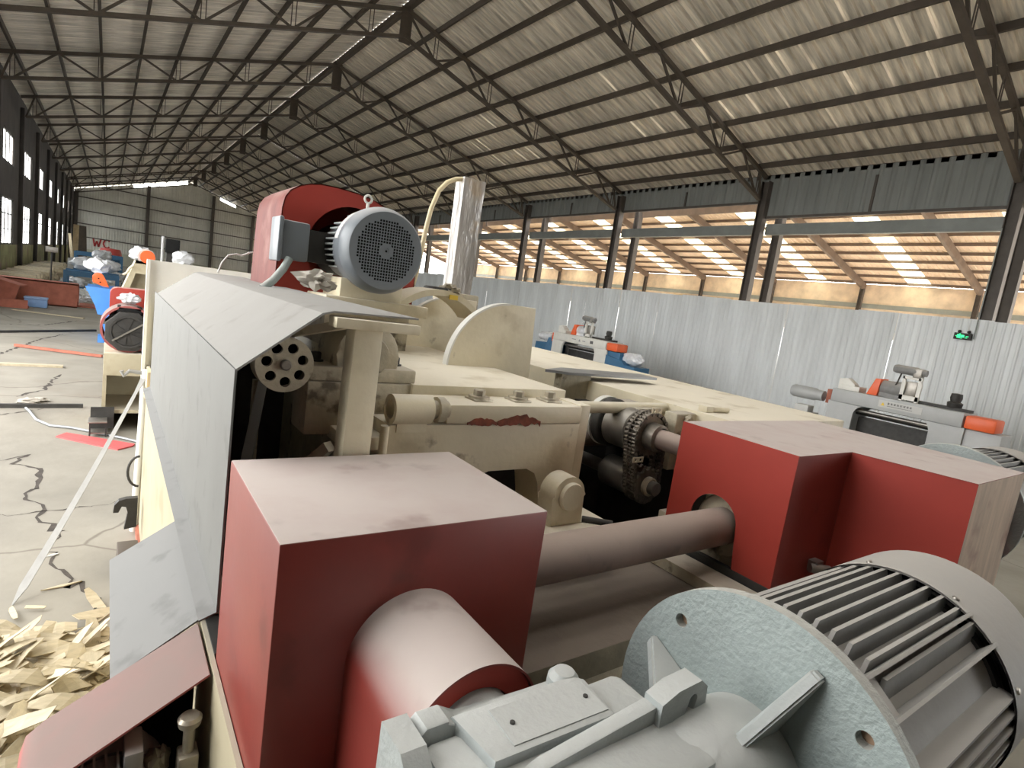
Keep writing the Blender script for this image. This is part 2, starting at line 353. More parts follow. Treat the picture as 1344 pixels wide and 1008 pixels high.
# ---- roof: ridge beam (the ceiling) + purlins + ribbed sheets as its pieces
ceiling = obj('ceiling', MB().box(RIDGE_X-.07, RIDGE_X+.07, YB, YF, RIDGE-.02, RIDGE+.14), M['purlin'], kind='structure')
PUR = [i*(RIDGE_X-XL)/9.5 for i in range(1, 10)]
for sg in (-1, 1):
    for d in PUR:
        x = RIDGE_X + sg*d; z = chord_z(x)
        obj('purlin', MB().bar((x, YB, z+.115), (x, YF, z+.115), .06, .14), M['purlin'], ceiling)
def roof_sheet_mesh(sg, slits=()):
    mb = MB(); prof = []; W, N_ = 1.0, 4
    for i in range(N_):
        a = i*W/N_; prof += [(a, 0), (a+.16, 0), (a+.167, .014), (a+.18, .045), (a+.23, .045)]
    prof.append((W, 0))
    x0, x1 = RIDGE_X + sg*.03, RIDGE_X + sg*(RIDGE_X-XL+.35)
    xs = [x0] + [RIDGE_X+sg*d for d in PUR] + [x1]
    vs = []
    for x in xs:
        for y, h in prof: vs.append((x, y, chord_z(x)+.19+h))
    n = len(prof)
    mb.add(vs, [(j*n+i, j*n+i+1, (j+1)*n+i+1, (j+1)*n+i) for j in range(len(xs)-1) for i in range(n-1) if (j, i) not in slits])
    return mb
added_sky_tmp = obj('skylight_sheet', roof_sheet_mesh(-1), M['added_skylight'], ceiling, flat=True); rebase(added_sky_tmp); added_sky_mesh = added_sky_tmp.data; bpy.data.objects.remove(added_sky_tmp)   # unseen translucent sheets added to brighten the machine's upward faces
slit_mesh = []; slit_k = (18, 19, 20, 21, 22, 24, 25, 31, 33)
for q in range(3):
    sl = [((5, 1), (5, 11), (6, 6)), ((6, 1), (6, 16), (4, 6)), ((5, 6), (5, 16), (7, 11))][q]
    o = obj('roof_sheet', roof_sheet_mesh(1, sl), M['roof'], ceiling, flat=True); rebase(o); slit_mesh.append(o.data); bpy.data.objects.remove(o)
for sg in (-1, 1):
    base = None
    for k in range(int(YF-YB)+1):
        y = YB + k
        if base is None:
            base = obj('roof_sheet', roof_sheet_mesh(sg), M['roof'] if sg > 0 else M['roof_lit'], ceiling, flat=True); base0 = rebase(base)
            base.location = base0 + Vector((0, y, 0))
        else:
            o = base.copy(); C.objects.link(o); o.parent = ceiling; o.location = base0 + Vector((0, y, 0))
            if sg < 0 and k in (13, 15, 17, 19): o.data = added_sky_mesh
            elif k in slit_k and sg > 0: o.data = slit_mesh[k % 3]
            elif k % 9 == 4: o.scale.y = .996
# ---- trusses
def make_truss():
    t = thing('roof_truss', 'brown steel lattice roof truss spanning the hall', 'roof truss', (RIDGE_X, 0, EAVE), group='roof trusses')
    D = .68
    for sg in (-1, 1):
        xe = RIDGE_X + sg*(RIDGE_X-XL-.1)
        obj('top_chord', MB().bar((RIDGE_X, 0, chord_z(RIDGE_X)), (xe, 0, chord_z(xe)), .10, .09), M['truss'], t)
        xb = RIDGE_X + sg*(RIDGE_X-XL-.25)
        obj('bottom_chord', MB().bar((RIDGE_X, 0, chord_z(RIDGE_X)-D), (xb, 0, chord_z(xb)-D), .12, .08), M['truss'], t)
        nodes = [0] + PUR
        for i in range(len(nodes)-1):
            xa, xc = RIDGE_X+sg*nodes[i], RIDGE_X+sg*nodes[i+1]
            if i % 2 == 0: p, q = (xa, 0, chord_z(xa)), (xc, 0, chord_z(xc)-D)
            else: p, q = (xa, 0, chord_z(xa)-D), (xc, 0, chord_z(xc))
            obj('web_bar', MB().bar(p, q, .05, .05), M['truss'], t)
            if i % 2 == 0:
                for dd in (-.05, .05): obj('web_strut', MB().bar((xc+dd, 0, chord_z(xc)), (xc+dd, 0, chord_z(xc)-D), .02, .02), M['truss'], t)
        x9 = RIDGE_X+sg*PUR[-1]
        obj('web_bar', MB().bar((x9, 0, chord_z(x9)), (xb, 0, chord_z(xb)-D), .05, .05), M['truss'], t)
    obj('apex_plate', MB().box(RIDGE_X-.16, RIDGE_X+.16, -.02, .02, RIDGE-.85, RIDGE+.05), M['truss'], t)
    return t
tr = make_truss(); first = True
for y in TR_Y:
    if y < 0 or y > YF-1: continue
    if first: tr.location.y = y; first = False
    else: dup(tr, (RIDGE_X, y, EAVE))
# knee braces from bottom chord to purlins, seen as V bars under the roof
# ---- right row of columns, beam, cladding
def hcol(mb, x, y, z1, b=.22, h=.24):
    mb.box(x-b/2, x+b/2, y-h/2, y-h/2+.018, 0, z1).box(x-b/2, x+b/2, y+h/2-.018, y+h/2, 0, z1).box(x-.008, x+.008, y-h/2+.018, y+h/2-.018, 0, z1); return mb
for k, y in enumerate(TR_Y):
    if y < 0: continue
    obj('steel_column', hcol(MB(), XR, y, 6.3), M['column'], label='dark brown steel column carrying the hall roof behind the grey partition', cat='column', group='hall columns', flat=True)
    obj('steel_column', hcol(MB(), XR+1.05, y, 6.0), M['column'], label='dark brown steel column of the next shed behind the hall column', cat='column', group='next shed columns', flat=True)
    if y < YF-1:
        mb = MB(); y1 = y+BAY-.12
        mb.box(XR+.16, XR+.30, y+.12, y1, 4.83, 4.85).box(XR+.16, XR+.30, y+.12, y1, 5.11, 5.13).box(XR+.15, XR+.165, y+.12, y1, 4.85, 5.11)
        obj('tie_beam', mb, M['hbeam'], label='grey steel beam running between the columns above the partition', cat='beam', group='grey tie beams', flat=True)
def ribbed(y0, y1, z0, z1, x, pitch, depth, top=.03):
    mb = MB(); prof = []; y = y0; a = pitch
    n = max(1, round((y1-y0)/a)); a = (y1-y0)/n
    for i in range(n):
        s = y0+i*a; prof += [(s, 0), (s+a*.55, 0), (s+a*.68, depth), (s+a*.86, depth)]
    prof.append((y1, 0))
    vs = [(x-d, yy, z) for z in (z0, z1) for yy, d in prof]; n = len(prof)
    mb.add(vs, [(i, i+1, n+i+1, n+i) for i in range(n-1)]); return mb
wall_right = obj('wall_right', MB().box(XR+.10, XR+.16, YB, YF, 6.40, 6.52), M['column'], kind='structure')
for y in TR_Y:
    if y < -2 or y > YF-1: continue
    z0 = 5.34 if y < 9 else 5.78
    for q in range(2):
        ya = y+q*BAY/2
        obj('cladding_sheet', ribbed(ya, ya+BAY/2, z0, 6.50, XR+.10, .28, .02), M['clad'], wall_right, flat=True)
    obj('girt', MB().box(XR+.06, XR+.12, y+.12, y+BAY-.12, z0-.07, z0), M['column'], wall_right)
    obj('girt', MB().box(XR+.05, XR+.1, y+BAY/2-.03, y+BAY/2+.03, z0, 6.24), M['column'], wall_right)
# ---- grey partition of upright ribbed sheets
partition = obj('wall_partition', MB().box(15.16, 15.24, -6, YF-.3, 0, .10).box(15.17, 15.21, -6, YF-.3, 1.0, 1.05).box(15.17, 15.21, -6, YF-.3, 2.4, 2.45), M['column'], kind='structure')
base = obj('partition_sheet', ribbed(0, .9, .10, 2.87, 15.14, .15, .012), M['part'], partition, flat=True); b0 = rebase(base); base.location = b0 + Vector((0, -6, 0))
for k in range(1, 81):
    o = base.copy(); C.objects.link(o); o.parent = partition; o.location = b0 + Vector((random.uniform(-.006, .006), -6+k*.9, random.uniform(-.02, .015)))
# exit sign with twin emergency lamps on the partition
ex = thing('exit_sign', 'green exit sign with two small lamps on the pale grey partition', 'exit sign', (15.05, 4.36, 2.40))
obj('sign_box', MB().box(15.06, 15.12, 4.20, 4.52, 2.42, 2.56, .004), M['dark'], ex)
fig = MB()
for (y0, y1, z0, z1) in ((4.40, 4.46, 2.45, 2.53), (4.375, 4.49, 2.485, 2.497), (4.33, 4.39, 2.465, 2.52), (4.25, 4.30, 2.485, 2.497), (4.27, 4.315, 2.455, 2.467), (4.36, 4.40, 2.44, 2.45), (4.40, 4.425, 2.525, 2.545)): fig.box(15.055, 15.0605, y0, y1, z0, z1)
obj('running_figure', fig, M['exitglow'], ex, label='glowing green running figure and arrow')
for y in (4.27, 4.44): obj('lamp_head', MB().lathe([(0, 0), (0, .028), (.03, .034), (.05, .02), (.05, 0)], (15.11, y, 2.60), (-1, 0, -.3), 16), M['dark'], ex)
obj('conduit', MB().box(15.09, 15.11, 4.16, 4.18, 2.45, 4.8), M['hbeam'], ex)

# ---- far gable wall
wall_far = obj('wall_far', MB().box(XL, XR, YF, YF+.2, 0, 1.15), mat('pale_block_base', (.52, .52, .42), .9, var=.15, scale=.7), kind='structure')
x = XL; i = 0
while x < XR-.05:
    x1 = min(x+1.5, XR); lo = 1.15
    mb = MB(); n = 7
    prof = [(x+(x1-x)*j/n + o_, YF+.05 - d) for j in range(n) for o_, d in ((0, 0), (.11, 0), (.14, .03), (.18, .03))] + [(x1, YF+.05)]
    gap = .30 if 1.0 < x < 6.2 or 8.5 < x < 10.5 else 0
    vs = [(a, b, lo) for a, b in prof] + [(a, b, chord_z(a)+.12-gap) for a, b in prof]; m_ = len(prof)
    mb.add(vs, [(j, j+1, m_+j+1, m_+j) for j in range(m_-1)])
    obj('gable_sheet', mb, M['farwall'], wall_far, flat=True); x = x1
for z in (2.2, 3.4, 4.6, 5.8, 7.0):
    a = XL if z < EAVE else RIDGE_X-(RIDGE-z)/SL; b = XR if z < EAVE else RIDGE_X+(RIDGE-z)/SL
    obj('girt', MB().box(a, b, YF-.08, YF, z, z+.09), M['column'], wall_far)
for x in (XL+.2, 3.0, 8.64, 12.5): obj('gable_post', MB().box(x-.14, x+.14, YF-.3, YF-.08, 0, chord_z(x)-.1), M['column'], wall_far)
def letters(pts_list, mb, x0, z0, s, y, wd):
    for ln in pts_list:
        for (a, b), (c, d) in zip(ln, ln[1:]): mb.bar((x0+a*s, y, z0+b*s), (x0+c*s, y, z0+d*s), .01, wd, (0, 1, 0)) if False else mb.bar((x0+a*s, y, z0+b*s), (x0+c*s, y, z0+d*s), wd, .012, (0, 1, 0))
    return mb
wc = letters([[(0, 1), (.18, 0), (.38, .7), (.58, 0), (.8, 1)], [(1.7, .82), (1.5, 1), (1.2, .95), (1.05, .5), (1.2, .08), (1.5, 0), (1.7, .2)]], MB(), -1.2, 1.5, .75, YF-.02, .13)
obj('wall_lettering', wc, M['textred'], wall_far, label='red sprayed letters WC')

# ---- left wall: mossy base, dark piers, two tiers of windows, open doorway nearer
WT = .06; DOOR0, DOOR1, DOORZ = 1.0, 12.7, 4.6
wall_left = obj('wall_left', MB().box(XL-WT, XL, DOOR1, YF, 0, 1.3), M['mossy'], kind='structure')
mb = MB(); wn = 0
WINC = [14.5+5.6*k for k in range(10)]
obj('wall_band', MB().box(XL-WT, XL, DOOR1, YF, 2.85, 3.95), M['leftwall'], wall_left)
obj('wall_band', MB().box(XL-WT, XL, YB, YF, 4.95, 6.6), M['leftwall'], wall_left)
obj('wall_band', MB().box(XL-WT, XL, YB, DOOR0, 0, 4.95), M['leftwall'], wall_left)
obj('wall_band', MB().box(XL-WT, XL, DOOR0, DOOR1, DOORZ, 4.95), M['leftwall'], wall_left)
for k, c in enumerate(WINC):
    a = c+1.3; b = (WINC[k+1]-1.3) if k+1 < len(WINC) else YF
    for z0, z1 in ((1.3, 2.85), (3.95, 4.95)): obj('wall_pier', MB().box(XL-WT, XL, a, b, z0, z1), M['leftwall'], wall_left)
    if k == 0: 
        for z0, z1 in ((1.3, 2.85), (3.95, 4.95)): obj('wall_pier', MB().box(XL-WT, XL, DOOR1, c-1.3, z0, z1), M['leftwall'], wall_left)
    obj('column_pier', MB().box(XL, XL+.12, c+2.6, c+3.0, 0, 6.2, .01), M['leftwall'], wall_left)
    for z0, z1 in ((1.3, 2.85), (3.95, 4.95)):
        wn += 1; mb = MB(); xx = XL-WT
        mb.box(xx, xx+.04, c-1.3, c+1.3, z0, z0+.05).box(xx, xx+.04, c-1.3, c+1.3, z1-.05, z1)
        for f in (-1.3, -.42, .42, 1.25): mb.box(xx, xx+.03, c+f, c+f+.04, z0, z1)
        if z0 < 2: mb.box(xx, xx+.03, c-1.3, c+1.3, 2.3, 2.34).box(xx, xx+.03, c-1.3, c+1.3, 1.8, 1.83)
        wo = obj('window_%d' % wn, mb, M['column'], kind='structure', flat=True)
        for f, g in ((-1.25, -.42), (-.37, .42), (.47, 1.25)):
            if random.random() < .75: obj('pane', MB().box(xx+.02, xx+.026, c+f, c+g, z0+.05, z1-.05), M['pane'], wo, flat=True)
wall_back = obj('wall_back', MB().box(XL-.3, XR, YB-.2, YB, 0, 9.5), M['leftwall'], kind='structure')

# ---- the next shed, unseen foot left open to let light in, seen over the partition
AX0, AX1, ARX, AE, ARZ = 16.45, 36.0, 25.9, 5.75, 8.25
def az(x): return ARZ - (ARZ-AE)*abs(x-ARX)/(AX1-ARX)
ceiling_annex = obj('ceiling_annex', MB().box(ARX-.08, ARX+.08, -8, 66, ARZ+.18, ARZ+.4), M['annexbeam'], kind='structure')
AY = [10.1+5.55*k for k in range(-3, 11)]
for y in AY:
    for sg in (-1, 1):
        xe = AX1 if sg > 0 else AX0
        obj('rafter', MB().bar((ARX, y, az(ARX)), (xe, y, az(xe)), .16, .36), M['annexbeam'], ceiling_annex)
    obj('shed_column', hcol(MB(), AX1-.2, y, az(AX1)-.1, .2, .22), M['column'], label='brown steel column along the far side of the next shed', cat='column', group='far side columns of the next shed', flat=True)
for sg in (-1, 1):
    for d in [.8+1.02*i for i in range(10)]:
        x = ARX+sg*d
        if AX0 < x < AX1: obj('purlin', MB().bar((x, -8, az(x)+.24), (x, 66, az(x)+.24), .06, .14), M['annexbeam'], ceiling_annex)
def annex_sheet(sg, wd, n):
    mb = MB(); x0, x1 = ARX, (AX1+.3 if sg > 0 else AX0-.2)
    prof = [(wd*i/n+o_, d) for i in range(n) for o_, d in ((0, 0), (.13, 0), (.16, .03), (.2, .03))] + [(wd, 0)]
    vs = [(x, y, az(x)+.31+h) for x in (x0, x1) for y, h in prof]; m_ = len(prof)
    mb.add(vs, [(j, j+1, m_+j+1, m_+j) for j in range(m_-1)]); return mb
for sg in (-1, 1):
    base = obj('annex_sheet', annex_sheet(sg, 1.11, 5), M['annexroof'], ceiling_annex, flat=True); sky = obj('skylight_panel', annex_sheet(sg, 1.11, 5), M['skylight'], ceiling_annex, flat=True)
    b0 = rebase(base); rebase(sky); nb = nk = 0
    for k in range(66):
        y = AY[0]+k*1.11
        src = sky if k % 5 == 2 else base
        if src is sky: o = sky if nk == 0 else sky.copy(); nk += 1
        else: o = base if nb == 0 else base.copy(); nb += 1
        if o not in (base, sky): C.objects.link(o); o.parent = ceiling_annex
        o.location = b0 + Vector((0, y, 0))
floor_annex = obj('floor_annex', MB().box(16.0, 36.2, -8, 66, 0, .015), mat('annex_concrete', (.62, .56, .48), .85), kind='structure')
wall_annex = obj('wall_annex', MB().box(AX1, AX1+.15, -8, 66, 2.9, 5.93), M['annexwall'], kind='structure')
for i, y in enumerate(AY[:-1]):
    obj('wall_girt', MB().box(AX1-.1, AX1, y, y+5.5, 4.55, 4.8), M['hbeam'], wall_annex)
    for j in range(2):
        if (i*2+j) % 3 != 1: obj('wall_panel', MB().box(AX1-.05, AX1, y+.4+2.5*j, y+2.6+2.5*j, 3.0, 4.45), M['annexwall'] if (i+j) % 2 else M['woodd'], wall_annex)

# ================================================================== THE BIG CREAM MACHINE
MC = thing('log_peeling_machine', 'big cream log peeling machine with red guards, white hood and grey motors', 'machine', (1.2, 2.3, 0))
def hexbolt(mb, p, ax, r=.017, h=.016, wr=None):
    p = Vector(p); ax = Vector(ax).normalized()
    if wr: mb.lathe([(0, 0), (0, wr), (.004, wr), (.004, 0)], p, ax, 20); p = p + ax*.004
    mb.lathe([(0, 0), (0, r), (h*.85, r), (h, r*.85), (h, 0)], p, ax, 6)
    return mb
# --- frame
obj('frame_side', MB().box(.215, .232, 1.26, 4.08, .06, 1.06), M['cream_darkened'], MC)
obj('frame_foot_rail', MB().box(.20, .30, 1.26, 4.10, 0, .06), M['rust'], MC)
obj('frame_foot', MB().box(.10, .20, 3.42, 3.70, 0, .09, .005), M['truss'], MC)
obj('rear_plate', MB().box(.207, 1.30, 4.09, 4.10, .05, 1.705), M['machw'], MC)
obj('rear_plate_edge', MB().box(.190, .207, 4.06, 4.12, .05, 1.705), M['machw'], MC)
obj('frame_cross_member', MB().box(.24, 1.86, 3.9, 4.07, .1, 1.45), M['cream'], MC)
obj('frame_side_inner', MB().box(.60, .66, 1.45, 4.0, .1, 1.40), M['creamd'], MC)
# --- hood of folded sheet
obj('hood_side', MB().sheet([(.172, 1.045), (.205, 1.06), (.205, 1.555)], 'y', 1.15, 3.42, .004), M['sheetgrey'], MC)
ho = obj('hood_slope', MB().sheet([(.203, 1.556), (.352, 1.677), (.372, 1.683), (.559, 1.687)], 'y', 1.135, 3.25, .004), M['white'], MC, ang=20)
obj('hood_latch', MB().tube([(.20, 4.03, 1.02), (.13, 4.03, 1.03), (.10, 4.03, 1.00), (.09, 4.03, 1.03)], .012, 8), M['white'], MC)
obj('hood_hinge', MB().box(.19, .225, 3.5, 3.62, 1.02, 1.12, .004).cyl((.2, 3.5, .98), (.2, 3.62, .98), .015, 12), M['woodd'], MC)
obj('hood_bracket', MB().box(.372, .557, 1.115, 1.165, 1.655, 1.676, .002), M['cream'], MC)
obj('hood_post', MB().box(.417, .479, 1.13, 1.185, .95, 1.655, .003), M['cream'], MC)
obj('hood_brace', MB().bar((.30, 1.6, 1.56), (.48, 1.3, 1.655), .03, .02), M['cream'], MC)
# --- things under the hood
bb = obj('bearing_block', MB().box(.405, .69, 1.38, 1.50, 1.36, 1.497, .006), M['creamd'], MC)
obj('bearing_housing', MB().box(.41, .695, 1.385, 1.52, 1.497, 1.535, .006).prism([(.475, 1.53)] + arc(.56, 1.565, .085, 180, 0, 16) + [(.645, 1.53)], 'y', 1.40, 1.56, .006), M['creamd'], bb)
obj('bearing_cap', MB().lathe([(0, 0), (0, .05), (.012, .055), (.02, .055)], (.56, 1.385, 1.565), (0, 1, 0), 28), M['creamd'], bb)
for xb in (.445, .665): obj('bolt', hexbolt(MB(), (xb, 1.47, 1.535), (0, 0, 1), .014, .02, .02), M['dark'], bb)
obj('bracket_block', MB().box(.47, .60, 1.26, 1.40, 1.352, 1.385, .003), M['cream'], MC)
PX, PY, PZ, PR = .350, 1.385, 1.533, .067
pl = obj('pulley', MB().holed(circle(PX, PZ, PR, 40), [circle(PX+.042*math.cos(a), PZ+.042*math.sin(a), .0125, 14) for a in [2*PI*k/7+.3 for k in range(7)]], 'y', PY, PY+.012), M['creamd'], MC)
obj('pulley_hub', MB().cyl((PX, PY-.012, PZ), (PX, PY+.08, PZ), .013, 18, .003), M['steel'], pl)
obj('pulley_rim', MB().pipe((PX, PY+.012, PZ), (PX, PY+.06, PZ), PR, PR-.008, 36), M['creamd'], pl)
obj('pulley_backing', MB().cyl((PX, PY+.045, PZ), (PX, PY+.05, PZ), PR-.006, 30), M['black'], pl)
for i, (a, b) in enumerate((((.25, 1.3, 1.20), (.42, 1.9, 1.42)), ((.30, 1.5, 1.10), (.44, 1.28, 1.36)), ((.40, 1.9, 1.0), (.40, 1.9, 1.4)))): obj('inner_strut', MB().bar(a, b, .025, .025), M['creamd'] if i else M['white'], MC)
obj('hood_shade_panel', MB().box(.26, .62, 2.35, 2.5, .6, 1.55), M['dark'], MC)  # dark panel added to stand in for the shade inside the hood
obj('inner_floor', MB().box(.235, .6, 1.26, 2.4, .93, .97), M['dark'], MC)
# --- knife carriage
obj('carriage_deck', MB().box(.68, 1.235, 1.37, 3.6, 1.38, 1.50, .004), M['cream'], MC)
bar = obj('clamp_bar', MB().box(.727, 1.20, 1.245, 1.375, 1.42, 1.473, .005), M['cream'], MC)
for xb, yb in ((.862, 1.315), (1.0, 1.315), (1.125, 1.32)):
    mb = MB(); mb.box(xb-.03, xb+.03, yb-.03, yb+.03, 1.473, 1.479, .002); mb.lathe([(0, .03), (.006, .03), (.008, 0)], (xb, yb, 1.479), (0, 0, 1), 20)
    bo = obj('bolt', hexbolt(mb, (xb, yb, 1.486), (0, 0, 1), .017, .018), M['brass'], bar)
fp = obj('front_plate', MB().prism([(.57, 1.05), (.83, 1.05), (.83, 1.24), (.85, 1.275), (.885, 1.287), (1.02, 1.287), (1.055, 1.27), (1.07, 1.235), (1.09, 1.15), (1.12, 1.05), (1.205, 1.05), (1.205, 1.418), (.57, 1.418)], 'y', 1.25, 1.37, .004), M['cream'], MC)
# paint flaked off along the lower edge of the bar
rp = MB()
def blob(x0, x1, z0, h, y):
    P = [(x0+(x1-x0)*i/14, z0+h*(.4+.6*random.random())*math.sin(PI*(i+.3)/14.6)) for i in range(15)] + [(x1-(x1-x0)*i/14, z0-h*.5*random.random()-.002) for i in range(15)]
    rp.prism(P, 'y', y-.003, y)
blob(.79, .885, 1.425, .018, 1.2455); blob(.888, 1.04, 1.427, .026, 1.2455)
obj('flaked_paint', rp, M['chip'], MC, flat=True, label='rust red patch of flaked paint')
hb = obj('hinge_barrel', MB().pipe((.574, 1.262, 1.456), (.68, 1.262, 1.456), .038, .024, 28).box(.59, .672, 1.247, 1.30, 1.40, 1.43), M['cream'], MC)
obj('hinge_pin', MB().cyl((.60, 1.262, 1.456), (.735, 1.262, 1.456), .024, 20, .003).lathe([(0, .024), (0, .034), (.02, .034), (.02, .024)], (.70, 1.262, 1.456), (1, 0, 0), 12), M['creamd'], hb)
obj('guide_rod', MB().cyl((.556, 1.24, 1.1), (.556, 1.24, 1.42), .011, 14), M['cream'], MC)
sh = obj('shelf_plate', MB().box(.98, 1.28, 1.08, 1.37, 1.09, 1.137, .003), M['cream'], MC)
lug = obj('pivot_lug', MB().prism([(1.055, 1.137), (1.055, 1.222)] + arc(1.113, 1.225, .060, 178, 2, 18) + [(1.175, 1.222), (1.18, 1.137)], 'y', 1.15, 1.215, .005), M['cream'], MC)
obj('pivot_pin', MB().lathe([(0, 0), (0, .040), (.006, .043), (.02, .043)], (1.117, 1.137, 1.226), (0, 1, 0), 32), M['cream'], lug)
obj('lever_rod', MB().cyl((1.19, 1.16, 1.145), (1.26, 1.10, 1.145), .010, 12), M['dark'], MC)
# --- bed
obj('bed_top', MB().box(.62, 1.60, .80, 1.28, .93, 1.0, .004), M['bed'], MC)
obj('bed_front', MB().box(.62, 1.60, .82, .86, .1, .93), M['creamd'], MC)
obj('bed_rail', MB().bar((1.50, 1.22, 1.02), (1.50, .62, 1.02), .10, .035), M['creamd'], MC)
obj('bed_rail_edge', MB().bar((1.565, 1.22, 1.03), (1.565, .62, 1.03), .02, .06), M['dark'], MC)
obj('bed_block', MB().box(1.60, 1.72, .95, 1.2, 1.0, 1.12, .006), M['creamd'], MC)
obj('cavity_shade_back', MB().box(1.19, 1.86, 1.68, 1.72, .3, 1.36), M['dark'], MC)  # dark sheet added as the shaded back of the chain cavity
obj('cavity_shade_side', MB().box(1.80, 1.868, 1.20, 3.0, .3, 1.36), M['dark'], MC)  # dark plate added in place of shade on the housing side
obj('cavity_shade_floor', MB().box(1.21, 1.80, 1.30, 1.68, .70, .72), M['black'], MC)  # black plate added to stand in for the cavity's deep shade
# --- right housing
bh = obj('side_housing', MB().box(1.87, 2.75, 1.15, 4.0, .06, 1.45, .006), M['cream'], MC)
obj('housing_base', MB().box(1.9, 2.7, 1.2, 3.95, 0, .06), M['dark'], bh)
obj('housing_clip', MB().cyl((1.90, 1.30, 1.462), (2.02, 1.28, 1.462), .012, 12).box(1.885, 1.93, 1.28, 1.32, 1.45, 1.475, .003), M['cream'], bh)
obj('scraper_bar', MB().prism([(1.62, 1.96), (1.72, 1.90), (2.32, 1.90), (2.32, 2.02), (1.80, 2.06)], 'z', 1.475, 1.487), M['tin'], MC)
obj('scraper_support', MB().prism([(1.70, 1.30), (1.88, 1.30), (1.88, 1.475), (1.70, 1.475)], 'y', 1.93, 1.98), M['creamd'], MC)
# --- curved gussets on the carriage
for (yy, cx, cz, r, xr, zt) in ((1.80, 1.275, 1.495, .255, 1.392, 1.75), (2.36, 1.33, 1.48, .262, 1.46, 1.742)):
    gs = obj('gusset_plate', MB().prism(arc(cx, cz, r, 180, 90, 20) + [(xr, zt), (xr+.02, 1.40), (cx-r, 1.40)], 'y', yy, yy+.018, .002), M['cream'], MC)
    obj('gusset_edge', MB().prism(arc(cx, cz, r+.003, 180, 92, 20) + arc(cx, cz, r-.004, 92, 180, 20), 'y', yy-.002, yy+.03), M['machw'], gs)
obj('arched_strap', MB().prism(arc(1.14, 1.50, .27, 150, 40, 20) + arc(1.14, 1.50, .245, 40, 150, 20), 'y', 2.12, 2.30), M['cream'], MC)
obj('sticker', MB().box(1.17, 1.21, 2.113, 2.118, 1.735, 1.755), M['yellow'], MC)
# --- drive shaft, left guard, coupling tube
obj('drive_shaft', MB().cyl((.60, .95, 1.163), (1.80, .95, 1.163), .058, 40), M['shaft'], MC)
lg = obj('chain_guard', MB().box(.2, .668, .738, 1.113, .74, 1.39, .003), M['red'], MC, label='box shaped red guard with dusty top')
tubep = [(.311, .86)] + arc(.415, 1.18, .104, 180, 0, 36) + [(.519, .86)]
obj('coupling_guard', MB().sheet(tubep, 'y', .532, .740, -.003), M['red'], lg)
obj('coupling_end_plate', MB().holed([(.315, .87)] + arc(.415, 1.18, .100, 180, 0, 30) + [(.515, .87)], [circle(.415, 1.18, .066, 36)], 'y', .540, .544), M['red2'], lg)
# --- right guard made of sheet: L-shaped in plan, left face cut out round the shaft
z0, zt = 1.06, 1.4545
rg = obj('chain_guard', MB().prism([(1.56, 1.138), (1.565, .745), (1.887, .748), (1.937, .442), (2.44, .45), (2.44, 1.138)], 'z', zt-.003, zt), M['red'], MC, label='L-shaped red guard with cut-out for the shaft')
ZB = 1.06
outer = [(1.138, ZB), (1.138, zt), (.746, zt), (.746, ZB), (.872, ZB), (.884, 1.18)] + arc(.965, 1.18, .081, 180, 0, 18) + [(1.050, 1.13), (1.052, ZB)]
obj('guard_face', MB().prism(outer, 'x', 1.560, 1.564), M['red2'], rg)
obj('guard_face', MB().prism([(1.563, .746), (1.887, .748), (1.887, .751), (1.563, .749)], 'z', .98, zt-.002), M['red'], rg)
obj('guard_face', MB().prism([(1.887, .748), (1.937, .442), (1.940, .442), (1.890, .75)], 'z', .90, zt-.002), M['red2'], rg)
obj('guard_face', MB().prism([(1.939, .442), (2.44, .45), (2.44, .453), (1.939, .445)], 'z', .80, zt-.002), M['sheen_face'], rg)
obj('guard_face', MB().prism([(2.437, .45), (2.44, .45), (2.44, 1.138), (2.437, 1.138)], 'z', .80, zt-.002), M['red2'], rg)
obj('guard_face', MB().box(1.565, 2.437, 1.133, 1.137, 1.30, zt-.002), M['red2'], rg)
obj('sprocket_block', MB().box(1.62, 1.80, .90, 1.02, 1.02, 1.15, .01).cyl((1.6, .95, 1.163), (1.66, .95, 1.163), .10, 30, .006), M['creamd'], MC)
obj('take_up_bolt', MB().cyl((1.75, .735, 1.10), (1.80, .70, 1.10), .014, 14).box(1.76, 1.80, .72, .748, 1.085, 1.12), M['steel'], MC)
# --- chain drive between carriage and right housing
UX, UZ, LX, LZ = 1.635, 1.352, 1.660, 1.160; RU, RL = .080, .064; CY = (1.325, 1.362)
cd = obj('upper_shaft', MB().cyl((UX, 1.0, UZ), (UX, 1.70, UZ), .036, 28, .002), M['shaft'], MC)
def sprocket(mb, x, z, r, n, y, wd=.012):
    P = []
    for i in range(n):
        for f, rr in ((0, r*.93), (.25, r*.93), (.45, r*1.08), (.55, r*1.08), (.75, r*.93)): a = 2*PI*(i+f)/n; P.append((x+rr*math.cos(a), z+rr*math.sin(a)))
    return mb.prism(P, 'y', y-wd/2, y+wd/2)
for y in CY: obj('upper_sprocket', sprocket(MB(), UX, UZ, RU, 19, y), M['chain'], cd)
obj('sprocket_hub', MB().lathe([(1.27, .040), (1.275, .050), (1.318, .052)], (UX, 0, UZ), (0, 1, 0), 28), M['chain'], cd)
obj('coupling_hub', MB().cyl((UX, 1.385, UZ), (UX, 1.50, UZ), .080, 40, .004), M['steel'], cd)
obj('hub_ring', MB().cyl((UX, 1.505, UZ), (UX, 1.545, UZ), .096, 40, .004), M['dark'], cd)
obj('hub_ring_band', MB().pipe((UX, 1.548, UZ), (UX, 1.575, UZ), .098, .06, 40), M['machw'], cd)
ld = obj('lower_shaft', MB().cyl((LX, 1.27, LZ), (LX, 1.70, LZ), .026, 24, .002), M['steel'], MC)
for y in CY: obj('lower_sprocket', sprocket(MB(), LX, LZ, RL, 15, y), M['chain'], ld)
